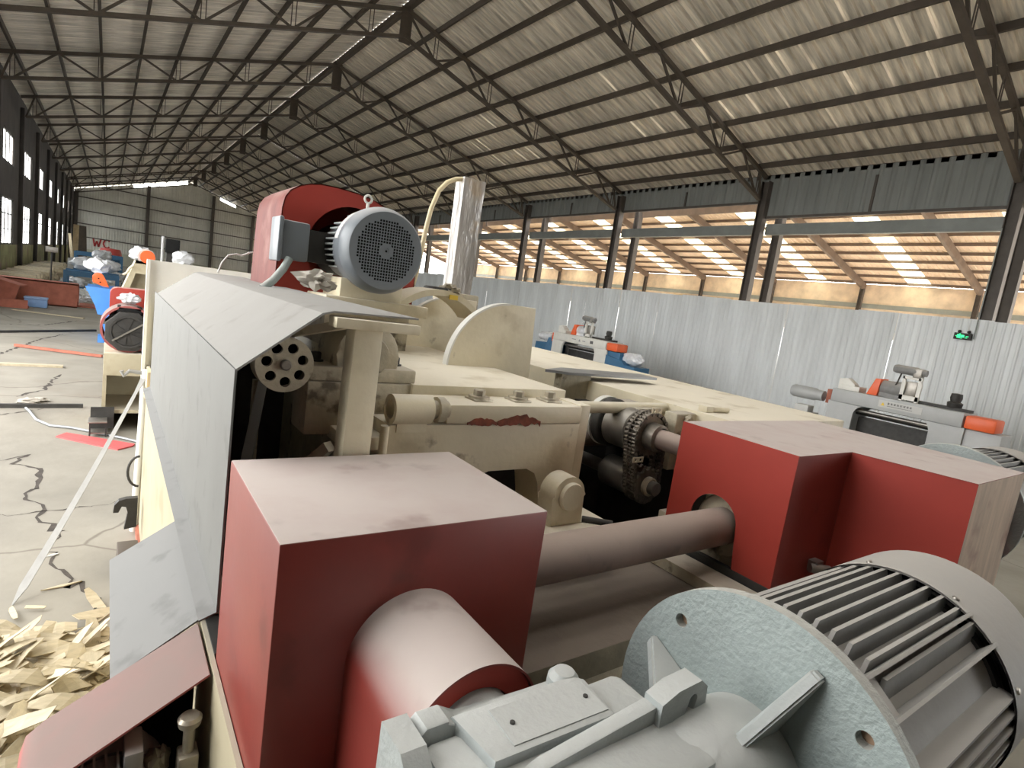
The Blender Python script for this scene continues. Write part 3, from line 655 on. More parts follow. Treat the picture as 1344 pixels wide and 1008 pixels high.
obj('lower_hub', MB().cyl((LX, 1.385, LZ), (LX, 1.52, LZ), .062, 36, .004), M['steel'], ld)
obj('lower_cap', MB().lathe([(0, 0), (0, .010), (.002, .024), (.0, .030), (.004, .036), (.02, .036)], (LX, 1.295, LZ), (0, 1, 0), 32), M['creamd'], ld)
# roller chain, two strands: pins, rollers and side plates round both sprockets
ch = MB(); path = []
U_, L_2 = Vector((UX, UZ)), Vector((LX, LZ)); d = L_2-U_; dn = d.normalized(); pn = Vector((dn.y, -dn.x))
ru, rl = RU*1.02, RL*1.02; a0 = math.atan2(pn.y, pn.x)
for k in range(14): path.append(U_ + pn*ru + (d + pn*(rl-ru))*(k/14))
for k in range(14): a = a0 + PI*k/14; path.append(L_2 + Vector((math.cos(a), math.sin(a)))*rl)
for k in range(14): path.append(L_2 - pn*rl + (-d + pn*(rl-ru))*(k/14))
for k in range(17): a = a0 + PI + PI*k/17; path.append(U_ + Vector((math.cos(a), math.sin(a)))*ru)
n = len(path)
for i in range(n):
    p, q = path[i], path[(i+1) % n]
    ch.cyl((p.x, CY[0]-.014, p.y), (p.x, CY[1]+.014, p.y), .0032, 6)
    for y in CY:
        ch.cyl((p.x, y-.007, p.y), (p.x, y+.007, p.y), .0068, 8)
        for o_ in (-.010, .010):
            yy = y + o_ + (.0013 if i % 2 else -.0013); ch.bar((p.x, yy, p.y), (q.x, yy, q.y), .0024, .0125, (0, 1, 0)) if False else ch.bar((p.x, yy, p.y), (q.x, yy, q.y), .0125, .0024, (0, 1, 0))
obj('roller_chain', ch, M['chain'], MC, flat=True)
for zz, xx in ((1.452, 1.62), (1.27, 1.565)):
    ct = obj('chain_tab', MB().holed([(xx-.028, zz-.010), (xx+.026, zz-.010), (xx+.026, zz+.010), (xx-.028, zz+.010)], [circle(xx-.014, zz, .006, 12), circle(xx+.012, zz, .006, 12)], 'y', 1.298, 1.301), M['cream'], MC)
br = obj('bearing_block', MB().box(1.66, 1.80, 1.42, 1.60, 1.30, 1.432, .006), M['creamd'], MC)
obj('bearing_flange', MB().box(1.74, 1.86, 1.30, 1.36, 1.22, 1.44, .006).lump((1.80, 1.29, 1.42), .02, .012, .02, .3), M['creamd'], br)
obj('housing_lip', MB().cyl((1.86, 1.16, 1.33), (1.86, 1.22, 1.33), .09, 30, .01), M['cream'], MC)
obj('roller_tube', MB().cyl((1.0, 1.60, 1.28), (1.80, 1.60, 1.28), .045, 28), M['shaft'], MC)
obj('round_bar', MB().cyl((1.25, 1.46, 1.425), (1.86, 1.46, 1.425), .022, 20), M['cream'], MC)
obj('carriage_ear', MB().box(1.205, 1.25, 1.26, 1.37, 1.18, 1.475, .004), M['cream'], MC)

# --- front gear motor: foot of everything nearest the lens
AY_, AZ_ = .34, 1.178           # motor axis (runs along x)
mo = obj('drive_motor', MB().cyl((.755, AY_, AZ_), (1.33, AY_, AZ_), .162, 64), M['motord'], MC, label='big dusty grey finned electric motor with flange')
obj('motor_flange', MB().holed(circle(AY_, AZ_, .224, 96), [circle(AY_+.187*math.cos(a), AZ_+.187*math.sin(a), .0105, 16) for a in [PI/4+PI/2*k for k in range(4)]], 'x', .736, .756), M['motor'], mo)
obj('flange_step', MB().pipe((.756, AY_, AZ_), (.776, AY_, AZ_), .213, .150, 80), M['motord'], mo)
for a in [PI/4+PI/2*k for k in range(4)]: obj('bolt_hole', MB().cyl((.752, AY_+.187*math.cos(a), AZ_+.187*math.sin(a)), (.76, AY_+.187*math.cos(a), AZ_+.187*math.sin(a)), .0105, 14), M['dirt'], mo)
R1 = .188
def fin(a_, up_=True, th=.0062):
    """a_: offset across; upright fin when up_, else horizontal fin on the camera side"""
    h = math.sqrt(R1**2-a_**2); b = math.sqrt(max(.155**2-a_**2, 0))
    x0, x1, c = .822, 1.225, .030
    if up_: return MB().prism([(x0, AZ_+b-.01), (x0+c, AZ_+h), (x1-.01, AZ_+h), (x1, AZ_+h-.012), (x1, AZ_+b-.01)], 'y', AY_+a_-th/2, AY_+a_+th/2)
    return MB().prism([(x0, AY_-b+.01), (x0+c, AY_-h), (x1-.01, AY_-h), (x1, AY_-h+.012), (x1, AY_-b+.01)], 'z', AZ_+a_-th/2, AZ_+a_+th/2)
for k in range(11): obj('cooling_fin', fin(-.104+k*.0238), M['motord'], mo, flat=True)
for k in range(7): obj('cooling_fin', fin(.062-k*.024, False), M['motord'], mo, flat=True)
# broad corner pads between the fin groups
def pad(ang, w_, h_): 
    o = Vector((0, math.cos(ang), math.sin(ang))); t = Vector((0, -math.sin(ang), math.cos(ang))); c = Vector((0, AY_, AZ_)); mb = MB()
    for sg in (-1, 1):
        p = c + o*.15 + t*w_*sg; mb.bar(Vector((.80, p.y, p.z))+o*h_*.5, Vector((1.215, p.y, p.z))+o*h_*.5, .005, h_, o)
    return mb
obj('corner_web', pad(math.radians(128), .026, .045), M['motord'], mo, flat=True)
obj('corner_lug', MB().bar((.792, AY_+.172*math.cos(2.24), AZ_+.172*math.sin(2.24)), (.835, AY_+.172*math.cos(2.24), AZ_+.172*math.sin(2.24)), .055, .028, (0, math.cos(2.24), math.sin(2.24))), M['motord'], mo)
obj('fan_shroud', MB().lathe([(1.207, .192), (1.40, .192), (1.44, .18), (1.47, .15), (1.472, 0), (1.468, 0), (1.466, .148), (1.437, .177), (1.398, .1885), (1.207, .1885)], (0, AY_, AZ_), (1, 0, 0), 72, close=False), M['motord'], mo)
fo = MB()
for a in (1.95, 2.75, 1.2): fo.lathe([(0, 0), (0, .006), (.003, .005), (.004, 0)], (1.225, AY_+.192*math.cos(a), AZ_+.192*math.sin(a)), (0, math.cos(a), math.sin(a)), 10)
obj('shroud_screw', fo, M['steel'], mo)
obj('motor_end_ring', MB().pipe((1.215, AY_, AZ_), (1.24, AY_, AZ_), .168, .150, 56), M['dark'], mo)
obj('motor_fan', MB().cyl((1.27, AY_, AZ_), (1.31, AY_, AZ_), .175, 40), M['black'], mo)
# adapter bell + ribs
gb = obj('gear_reducer', MB().lathe([(.50, .070), (.56, .086), (.60, .095), (.655, .098), (.69, .094), (.715, .086), (.737, .084)], (0, AY_, AZ_), (1, 0, 0), 56), M['gear'], MC, label='light grey right angle gear reducer with nameplate')
for k in range(4):
    a = math.radians(24+88*k); e = Vector((0, math.cos(a), math.sin(a))); t = Vector((0, -math.sin(a), math.cos(a))); c = Vector((0, AY_, AZ_)); mb = MB()
    prof = [(.737, .07), (.737, .192), (.724, .192), (.640, .094), (.640, .07)]
    vs = [Vector((x, 0, 0)) + c + e*r + t*s_*.0085 for s_ in (-1, 1) for x, r in prof]; m_ = len(prof)
    mb.add(vs, [tuple(range(m_)), tuple(range(2*m_-1, m_-1, -1))] + [(i, m_+i, m_+(i+1) % m_, (i+1) % m_) for i in range(m_)])
    bmesh.ops.bevel(mb.bm, geom=list(mb.bm.edges), offset=.003, segments=2, affect='EDGES')
    obj('adapter_rib', mb, M['gear'], gb)
obj('reducer_housing', MB().box(.292, .600, .295, .470, .93, 1.268, .014).box(.31, .592, .16, .378, .93, 1.262, .018), M['gear'], gb)
obj('nameplate_pad', MB().prism([(.345, .400), (.520, .395), (.528, .462), (.515, .474), (.335, .478)], 'z', 1.255, 1.281, .004), M['gear'], gb)
np_ = obj('nameplate', MB().prism([(.375, .408), (.515, .404), (.518, .461), (.378, .465)], 'z', 1.281, 1.2825), M['gear'], gb)
for x, y in ((.392, .436), (.503, .433)): obj('nameplate_rivet', MB().cyl((x, y, 1.282), (x, y, 1.2845), .0032, 10), M['dark'], gb)
obj('top_rib', MB().prism([(.36, 1.24), (.36, 1.262), (.395, 1.276), (.560, 1.290), (.60, 1.292), (.60, 1.24)], 'y', .372, .392, .004), M['gear'], gb)
slot = arc(.628, 1.286, .0085, 0, 180, 8) + arc(.622, 1.264, .0085, 180, 360, 8)
obj('lifting_lug', MB().holed([(.565, 1.19), (.565, 1.298), (.595, 1.308), (.640, 1.310), (.655, 1.298), (.662, 1.24), (.662, 1.19)], [slot], 'y', .364, .392), M['gear'], gb)
obj('output_flange', MB().prism([(.282, 1.02), (.282, 1.265), (.30, 1.283), (.328, 1.283), (.352, 1.262), (.50, 1.262), (.545, 1.22), (.545, 1.02)], 'y', .468, .500, .004), M['gear'], gb)
obj('mounting_lug', MB().holed([(.385, 1.02), (.385, 1.20), (.415, 1.255), (.45, 1.283), (.50, 1.283), (.50, 1.02)], [circle(.452, 1.215, .012, 16)], 'x', .260, .290), M['gear'], gb)
obj('lug_bolt', hexbolt(MB(), (.30, .41, 1.17), (0, -.3, 1), .016, .03), M['gear'], gb)
obj('output_boss', MB().cyl((.415, .495, 1.18), (.415, .60, 1.18), .064, 40, .006), M['gear'], gb)
obj('breather_plug', MB().lathe([(0, .022), (.012, .021), (.02, .014), (.023, 0)], (.512, .484, 1.262), (0, 0, 1), 20).cyl((.512, .484, 1.2), (.512, .484, 1.263), .022, 20), M['gear'], gb)
obj('reducer_foot', MB().box(.30, .60, .18, .50, .70, .94), M['gear'], gb)
obj('motor_pedestal', MB().box(.26, 1.35, .12, .60, .10, .80), M['bed'], MC)
obj('pedestal_saddle', MB().box(.80, 1.2, .25, .43, .80, 1.03), M['bed'], MC)

# --- second gear motor beyond the right guard
Y2, Z2 = .65, 1.262
m2 = obj('side_motor', MB().cyl((2.52, Y2, Z2), (3.1, Y2, Z2), .158, 56), M['motord'], MC, label='grey flanged motor beyond the red guard')
obj('motor_flange', MB().cyl((2.50, Y2, Z2), (2.52, Y2, Z2), .224, 80, .002), M['motor'], m2)
for k in range(11):
    a_ = -.10+k*.0205; h = math.sqrt(R1**2-a_**2)
    obj('cooling_fin', MB().box(2.56, 2.99, Y2+a_-.0025, Y2+a_+.0025, Z2+.1, Z2+h), M['motord'], m2, flat=True)
obj('fan_shroud', MB().lathe([(2.965, .192), (3.16, .192), (3.2, .17), (3.2, 0), (3.195, 0), (3.195, .167), (3.157, .188), (2.965, .188)], (0, Y2, Z2), (1, 0, 0), 56), M['motord'], m2)
obj('motor_pedestal', MB().box(2.62, 3.0, .62, .82, 0, 1.1), M['bed'], MC)
obj('shaft_stub', MB().cyl((2.44, Y2, Z2), (2.5, Y2, Z2), .09, 24), M['gear'], MC)

# --- front left: cream rail, discharge chute, belt guard, lower motor
ra = obj('front_rail', MB().box(.190, .1985, .10, 1.315, .25, .985), M['cream_darkened'], MC)
obj('rail_top', MB().box(.1985, .225, 1.118, 1.32, .9, .990), M['dark'], ra)
def slope_plate(y0, y1, xs, th=.004):
    return MB().sheet(xs, 'y', y0, y1, th)
obj('discharge_chute', MB().sheet([(.036, .886), (.206, .996)], 'y', 1.255, 1.80, .004), M['sheetgrey'], MC)
obj('chute_lip', MB().sheet([(.19, .99), (.21, 1.06)], 'y', 1.255, 1.62, .004), M['sheetgrey'], MC)
obj('belt_guard', MB().sheet([(-.092, .70), (-.098, .78), (-.09, .81), (-.065, .832), (.186, .978)], 'y', 1.07, 1.252, .004), M['pinkd'], MC)
obj('belt_guard_back', MB().prism([(-.092, .60), (-.097, .78), (-.065, .832), (.186, .975), (.186, .60)], 'y', 1.248, 1.252), M['black'], MC)
lm = obj('lower_motor', MB().cyl((.03, .90, .74), (.03, 1.20, .74), .085, 40), M['motord'], MC)
for k in range(9):
    a_ = -.07+k*.0175; h = math.sqrt(.098**2-a_**2)
    obj('cooling_fin', MB().box(.03+a_-.002, .03+a_+.002, .92, 1.12, .76, .74+h), M['motord'], lm, flat=True)
obj('motor_end_cap', MB().lathe([(0, .05), (.0, .092), (.03, .10), (.05, .098)], (.03, 1.12, .74), (0, 1, 0), 40), M['motord'], lm)
obj('motor_lug', MB().box(.055, .085, 1.06, 1.13, .80, .865, .004), M['motord'], lm)
obj('tension_bolt', MB().cyl((.155, 1.06, .78), (.155, 1.06, .90), .010, 14).lathe([(0, 0), (0, .019), (.012, .021), (.018, .016), (.02, 0)], (.155, 1.06, .895), (0, 0, 1), 16).box(.138, .172, 1.04, 1.08, .70, .84, .004), M['brass'], MC)
obj('tension_block', MB().box(.115, .175, 1.02, 1.12, .40, .76, .006).lump((.11, 1.1, .80), .02, .025, .03, .4), M['bed'], MC)
obj('lower_motor_mount', MB().box(-.06, .19, .88, 1.22, 0, .655), M['dark'], MC)

# --- top motor with red belt cover
TX, TZ = .822, 1.876
tm = obj('top_motor', MB().cyl((TX, 2.10, TZ), (TX, 2.36, TZ), .118, 48), M['blue_grey'], MC, label='blue grey electric motor with square-hole fan grille')
obj('fan_cowl', MB().lathe([(2.135, .153), (2.075, .155), (2.07, .158), (2.045, .158), (2.005, .146), (1.998, .139), (1.998, .132), (2.004, .132), (2.004, .138), (2.05, .150), (2.135, .150)], (TX, 0, TZ), (0, 1, 0), 64), M['blue_grey'], tm)
# grille: sheet disc with rows of square holes
gr = MB(); ng = 23; pitch = .0105
pos = {}
def gv(i, j, dx, dz):
    key = (round(i*pitch+dx, 5), round(j*pitch+dz, 5))
    if key not in pos: pos[key] = gr.bm.verts.new((TX+key[0], 2.0, TZ+key[1]))
    return pos[key]
hh = .0037; hp = pitch/2
for i in range(-13, 14):
    for j in range(-13, 14):
        r = math.hypot(i, j)*pitch
        if r > .131: continue
        holed_ = (.026 < r < .113) or r < .010
        c = [(-hp, -hp), (hp, -hp), (hp, hp), (-hp, hp)]
        if not holed_: gr.bm.faces.new([gv(i, j, *p) for p in c])
        else:
            k = [(-hh, -hh), (hh, -hh), (hh, hh), (-hh, hh)]
            for a in range(4):
                b = (a+1) % 4; gr.bm.faces.new([gv(i, j, *c[a]), gv(i, j, *c[b]), gv(i, j, *k[b]), gv(i, j, *k[a])])
obj('fan_grille', gr, M['blue_grey'], tm, flat=True)
obj('grille_ring', MB().lathe([(0, .118), (.0, .1385), (.004, .1385)], (TX, 1.9985, TZ), (0, 1, 0), 64), M['blue_grey'], tm)
obj('motor_fan', MB().cyl((TX, 2.03, TZ), (TX, 2.05, TZ), .142, 40), M['black'], tm)
obj('hub_disc', MB().pipe((TX, 1.997, TZ), (TX, 1.9995, TZ), .026, .012, 24), M['blue_grey'], tm)
for k in range(9):
    a_ = .085-k*.0205; b = math.sqrt(max(.115**2-a_**2, 0)); h = math.sqrt(.148**2-a_**2)
    obj('cooling_fin', MB().box(TX-h, TX-b+.01, 2.12, 2.25, TZ+a_-.003, TZ+a_+.003), M['gear'], tm, flat=True)
for k in range(5):
    a_ = -.06+k*.03; h = math.sqrt(.142**2-a_**2)
    obj('cooling_fin', MB().box(TX+a_-.002, TX+a_+.002, 2.12, 2.28, TZ+.08, TZ+h), M['blue_grey'], tm, flat=True)
tb = obj('terminal_box', MB().box(.50, .60, 2.19, 2.30, 1.795, 1.935, .008), M['blue_grey'], tm)
obj('terminal_box_lid', MB().box(.488, .505, 2.18, 2.305, 1.785, 1.945, .006), M['blue_grey'], tm)
obj('terminal_neck', MB().box(.59, .72, 2.255, 2.30, 1.80, 1.92), M['dark'], tm)
obj('cable_gland', MB().tube([(.535, 2.19, 1.80), (.515, 2.18, 1.76), (.48, 2.16, 1.715), (.44, 2.14, 1.68)], .014, 12), M['motor'], tm)
obj('eyebolt', MB().cyl((.79, 2.15, 2.02), (.79, 2.15, 2.05), .006, 10).tube([(.79+.014*math.cos(a), 2.15, 2.064+.014*math.sin(a)) for a in [2*PI*k/14 for k in range(15)]], .0045, 8, False), M['machw'], tm)
obj('rating_label', MB().prism(arc(TX, TZ, .1545, 128, 172, 10) + arc(TX, TZ, .1535, 172, 128, 10), 'y', 2.085, 2.125), M['paper'], tm)
obj('motor_foot', MB().box(.70, .95, 2.10, 2.34, 1.685, 1.76, .006), M['cream'], tm)
obj('motor_base', MB().box(.64, 1.05, 2.06, 2.42, 1.645, 1.69, .004), M['cream'], MC)
obj('base_column', MB().box(.66, 1.0, 2.12, 2.38, 1.5, 1.645), M['creamd'], MC)
# red cover
cov = [(.514, 1.662), (.520, 1.985)] + [(.527, 2.025), (.545, 2.055), (.575, 2.078), (.615, 2.094), (.66, 2.102), (.72, 2.104), (.80, 2.10), (.88, 2.085), (.96, 2.055), (1.03, 2.0), (1.075, 1.92), (1.09, 1.82), (1.09, 1.662)]
bc = obj('belt_cover', MB().sheet(cov, 'y', 2.30, 2.745, -.004), M['redcover'], MC, label='tall red belt cover with rounded top')
obj('cover_front', MB().holed(cov, [circle(.80, 1.862, .180, 40)], 'y', 2.300, 2.304), M['red2'], bc)
obj('cover_back', MB().prism(cov, 'y', 2.741, 2.745), M['red2'], bc)
obj('belt_pulley', MB().cyl((TX, 2.40, TZ), (TX, 2.56, TZ), .11, 36), M['dark'], bc)
obj('cover_leg', MB().box(.80, .83, 2.28, 2.30, 1.60, 1.70), M['red2'], bc)
# wrapped post with hose
tp = MB(); rings = []
PW = [(-.062, -.05), (.058, -.05), (.062, .055), (-.055, .05)]
for i in range(18):
    z = 1.40 + i*.0555; tw = .0; row = []
    for (u, v) in [(PW[k][0]+(PW[(k+1) % 4][0]-PW[k][0])*f, PW[k][1]+(PW[(k+1) % 4][1]-PW[k][1])*f) for k in range(4) for f in (0, .33, .66)]:
        q = noise.noise(Vector((u*30, v*30, z*9)))*.010 + (.008 if i > 15 else 0); k_ = 1 + q*8*.6
        row.append(tp.bm.verts.new((1.485+u*k_+.0*(z-1.4), 2.62+v*k_, z)))
    rings.append(row)
for a, b in zip(rings, rings[1:]):
    for k in range(12): tp.bm.faces.new((a[k], a[(k+1) % 12], b[(k+1) % 12], b[k]))
tp.bm.faces.new(rings[-1]); 
wp = obj('wrapped_post', tp, M['tape'], MC, ang=25, label='upright post wrapped in shiny film and tape')
obj('hose', MB().tube([(1.43, 2.60, 2.335), (1.39, 2.6, 2.325), (1.345, 2.6, 2.30), (1.305, 2.6, 2.25), (1.275, 2.6, 2.16), (1.258, 2.6, 2.05), (1.25, 2.6, 1.95), (1.24, 2.6, 1.85), (1.22, 2.6, 1.75)], .0115, 10), M['hose'], wp)
obj('post_foot', MB().box(1.40, 1.57, 2.52, 2.72, 1.38, 1.77, .01).lump((1.39, 2.52, 1.775), .05, .05, .03, .5, 3), M['creamd'], MC)
obj('post_base_arm', MB().box(1.28, 1.42, 2.48, 2.6, 1.74, 1.785, .01), M['dark'], MC)
# small fittings on the left side
obj('standing_pipe', MB().cyl((.190, 4.0, 0.02), (.212, 3.98, 1.05), .022, 14), M['machw'], MC)
obj('hook', MB().prism([(.075, .265), (.08, .31), (.10, .335), (.135, .345), (.19, .345), (.19, .17), (.13, .16), (.145, .26), (.135, .295), (.115, .30), (.10, .265)], 'y', 3.70, 3.74), M['dark'], MC)
obj('wire_loop', MB().tube([(.19+.055*math.cos(a), 3.72, .50+.09*math.sin(a)) for a in [PI*(.5+k/12) for k in range(13)]], .007, 8), M['dark'], MC)
obj('rag', MB().lump((.585, 2.0, 1.738), .055, .045, .030, .8, 3.5, 3, 3), M['cloth'], label='crumpled grey rag lying on the white hood beside the top motor', cat='rag')
obj('white_cable', MB().tube([(.56, 2.9, 1.80), (.551, 2.9, 1.818), (.53, 2.9, 1.812), (.50, 2.9, 1.793), (.475, 2.9, 1.797), (.444, 2.9, 1.786), (.42, 2.9, 1.75), (.405, 2.9, 1.70)], .004, 8), M['paper'], MC)

# ================================================================== SMALLER LATHES BY THE PARTITION
def small_lathe(name, label, loc, Lg, mb_body, mb_base, mg, side, base_h, top):
    """local x runs along the machine (towards smaller world y), local y away from the hall's middle"""
    t = thing(name, label, 'machine', loc, -PI/2, local=True)
    bz = top-.23
    r_ = .16; a, b = .42, Lg-.42
    prof = [(-.04, base_h), (a, base_h), (a, bz-r_)] + arc(a+r_, bz-r_, r_, 180, 90, 6)[1:] + arc(b-r_, bz-r_, r_, 90, 0, 6) + [(b, base_h), (Lg+.04, base_h), (Lg+.04, bz), (-.04, bz)]
    obj('bridge_frame', MB().prism(prof, 'y', 0, .06, .006), M[mb_body], t)
    obj('bridge_frame', MB().prism(prof, 'y', .55, .61, .006), M[mb_body], t)
    obj('bridge_beam', MB().box(0, Lg, -.02, .62, bz, top, .008), M[mb_body], t)
    obj('bed_roller', MB().cyl((a-.1, .2, bz-.1), (b+.1, .2, bz-.1), .035, 16), M['steel'], t)
    obj('bed_roller', MB().cyl((a-.1, .4, bz-.14), (b+.1, .4, bz-.14), .05, 16), M['dark'], t)
    obj('base_frame', MB().box(-.05, Lg+.05, .0, .62, 0, max(base_h, .12), .006), M[mb_base], t)
    obj('knife_bed', MB().box(a-.02, b+.02, .32, .5, max(base_h, .1), bz-.22), M['dark'], t)
    ml = obj('feed_motor', MB().lathe([(0, .05), (.0, .10), (.05, .12), (.45, .12), (.5, .10), (.62, .10), (.62, 0)], (-.82, .15, top-.20), (1, 0, 0), 20), M['plastic'] if base_h > .2 else M[mg], t)
    obj('feed_motor_plate', MB().box(-.10, -.02, .02, .30, top-.30, top-.04), M[side], t)
    obj('end_guard', MB().box(Lg+.02, Lg+.42, -.02, .40, bz-.0, top-.02, .03), M['orange'], t)
    obj('gear_end', MB().box(Lg+.04, Lg+.5, .05, .6, 0, bz-.01, .006), M[mb_base] if base_h > .2 else M[mg], t)
    obj('screw_cover', MB().box(.05, .40, .1, .4, top, top+.09, .01).prism([(.02, top), (.02, top+.19), (.16, top+.22), (.30, top+.12), (.30, top)], 'y', .12, .3, .004), M['machw'], t)
    obj('main_motor', MB().lathe([(0, 0), (0, .10), (.08, .13), (.40, .14), (.46, .10), (.55, .09), (.55, 0)], (Lg*.30, .30, top+.16), (1, 0, 0), 20).box(Lg*.32, Lg*.5, .2, .42, top, top+.08), M['motord'] if base_h < .2 else M['plastic'], t)
    obj('belt_guard', MB().prism([(Lg*.25, top+.0), (Lg*.30, top+.30), (Lg*.345, top+.31), (Lg*.335, top)], 'y', .14, .46, .01), M['orange'], t)
    fr = MB()
    u0 = Lg*.50
    for u in (u0, u0+.24): fr.prism([(u, top), (u+.05, top), (u+.06, top+.30), (u+.02, top+.44), (u-.0, top+.42)], 'y', .16, .22)
    obj('slide_frame', fr.box(u0, u0+.29, .16, .22, top+.02, top+.10).box(u0, u0+.29, .16, .22, top+.38, top+.43), M['machw'], t)
    obj('slide_block', MB().box(u0+.06, u0+.22, .2, .36, top+.1, top+.34, .01), M['steel'], t)
    obj('lift_motor', MB().lathe([(0, 0), (0, .06), (.05, .075), (.34, .075), (.42, .06), (.5, .055), (.5, 0)], (u0-.18, .22, top+.53), (1, 0, -.03), 18), M['motord'], t)
    obj('lift_bracket', MB().box(u0+.14, u0+.26, .15, .3, top+.42, top+.58, .01), M['steel'], t)
    obj('cable', MB().tube([(u0-.05, .2, top+.46), (u0-.08, .2, top+.3), (u0-.12, .2, top+.18)], .012, 8), M['dark'], t)
    obj('small_gear_motor', MB().lathe([(0, .06), (.05, .10), (.12, .11), (.14, .07), (.20, .085), (.27, .075), (.28, 0)], (Lg*.88, .3, top), (0, 0, 1), 18), M['dark'], t)
    obj('top_rail', MB().box(Lg*.55, Lg, .22, .4, top, top+.045), M['dark'], t)
    return t
gl = small_lathe('peeling_lathe', 'grey peeling lathe with white nameplate and orange end guard before the partition', (11.0, 4.92, 0), 2.02, 'machg', 'machg', 'machg', 'rust', .10, 1.10)
sg_ = obj('sign_plate', MB().box(.80, 1.46, -.026, -.02, .935, 1.055), M['paper'], gl)
lo = MB(); lo.prism([(.84, .965), (.90, .965), (.87, 1.02)], 'y', -.029, -.026); obj('logo_triangle', lo, M['yellow'], sg_)
gl_txt = MB(); rr = random.Random(3)
for i in range(8):
    u = .94 + i*.048
    for q in range(3): gl_txt.box(u, u+.034, -.029, -.026, 1.0+q*.011, 1.0045+q*.011)
    a = rr.uniform(.004, .026); gl_txt.box(u+a, u+a+.005, -.029, -.026, .995, 1.032)
    a = rr.uniform(.004, .026); gl_txt.box(u+a, u+a+.005, -.029, -.026, .995, 1.02)
for i in range(30): 
    u = .94+i*.0128; gl_txt.box(u, u+.007, -.029, -.026, .963, .973)
obj('sign_lettering', gl_txt, M['textdark'], sg_, kind='stuff', label='row of dark characters above a line of small print')
bl = small_lathe('peeling_lathe', 'blue based peeling lathe with white bridge frame before the partition', (11.0, 13.15, 0), 2.25, 'machw', 'blue', 'blue', 'orange', .50, 1.15)
obj('base_end', MB().prism([(2.28, 0), (3.35, 0), (3.35, .62), (3.0, .62), (2.9, .72), (2.28, .80)], 'y', .0, .6, .006), M['blue'], bl)
obj('base_end', MB().prism([(-.04, 0), (-.95, 0), (-.9, .75), (-.35, .78), (-.3, .95), (-.04, .95)], 'y', .05, .6, .006), M['blue'], bl)
obj('wrapped_motor', MB().lump((3.05, .25, .80), .36, .17, .17, .3, 2.5, 3, 5), M['plastic'], bl)
obj('wrapped_motor', MB().lump((-.55, .25, .95), .30, .17, .15, .3, 2.5, 3, 8), M['plastic'], bl)
obj('bridge_logo', MB().box(1.62, 1.74, -.026, -.02, 1.0, 1.08), M['textdark'], bl)
obj('bridge_lettering', MB().box(.85, 1.02, -.026, -.02, 1.03, 1.05).prism([(1.14, 1.0), (1.22, 1.0), (1.18, 1.07)], 'y', -.026, -.02).box(1.30, 1.42, -.026, -.02, 1.02, 1.04), M['tin'], bl, kind='stuff')
# white control unit beside the grey lathe
cu = thing('switch_box', 'small white box standing at the end of the grey lathe', 'box', (11.0, 5.35, 0))
obj('box_body', MB().box(10.9, 11.3, 5.22, 5.50, 0, .55, .008), M['machg'], cu); obj('box_lid', MB().box(10.88, 11.1, 5.24, 5.50, .55, .68, .008), M['paper'], cu)
for y in (5.30, 5.42): obj('cable_entry', MB().cyl((10.885, y, .46), (10.9, y, .46), .03, 12), M['black'], cu)

# ================================================================== MACHINES BEHIND, ON THE LEFT
fm = thing('small_machine', 'cream machine stand carrying a black fan motor and red rounded guard', 'machine', (.35, 6.8, 0))
obj('stand_top', MB().box(0.0, .75, 6.45, 7.2, .545, .76, .005), M['cream_darkened'], fm)
obj('stand_side', MB().box(0.0, .03, 6.45, 7.2, 0, .55).box(.0, .75, 7.17, 7.2, 0, .55), M['cream_darkened'], fm)
obj('stand_floor', MB().box(.03, .75, 6.45, 7.17, .18, .21), M['cream_darkened'], fm)
obj('stand_leg', MB().box(.40, .75, 6.5, 7.1, 0, .18), M['cream_darkened'], fm)
gd = [(.03, .77), (.03, 1.29)] + arc(.09, 1.29, .06, 180, 90, 6) + [(.60, 1.36), (.60, .77)]
obj('red_guard', MB().prism(gd, 'y', 6.95, 7.15, .006), M['red2'], fm)
fc = obj('motor_hoop', MB().pipe((.185, 6.55, .985), (.185, 6.95, .985), .225, .205, 40), M['pinkd'], fm)
om = obj('fan_motor', MB().prism(circle(.185, .965, .20, 8, PI/8), 'y', 6.50, 6.85, .01), M['dark'], fm)
obj('fan_recess', MB().pipe((.185, 6.485, .965), (.185, 6.51, .965), .155, .135, 36), M['dark'], om)
for k in range(5):
    a = 2*PI*k/5+.4; c_, s_ = math.cos(a), math.sin(a)
    obj('fan_blade', MB().add([(.185+.02*c_, 6.495, .965+.02*s_), (.185+.13*math.cos(a-.35), 6.49, .965+.13*math.sin(a-.35)), (.185+.135*c_, 6.495, .965+.135*s_), (.185+.13*math.cos(a+.35), 6.50, .965+.13*math.sin(a+.35))], [(0, 1, 2, 3)]) and MB().prism([(.185+.02*c_, .965+.02*s_), (.185+.13*math.cos(a-.38), .965+.13*math.sin(a-.38)), (.185+.137*c_, .965+.137*s_), (.185+.13*math.cos(a+.38), .965+.13*math.sin(a+.38))], 'y', 6.492, 6.499), M['dark'], om)
obj('fan_strut', MB().bar((.06, 6.483, .875), (.31, 6.483, 1.06), .014, .014), M['steel'], om)
obj('junction_box', MB().box(.09, .29, 6.55, 6.75, 1.12, 1.20, .01), M['black'], fm)
obj('motor_side_case', MB().box(.36, .70, 6.5, 7.0, .78, 1.1, .01), M['dark'], fm)
obj('white_bag', MB().lump((.19, 6.75, 1.27), .085, .07, .05, .5, 2.5, 3, 4), M['plastic'], label='crumpled white plastic bag on top of the black fan motor', cat='plastic bag')

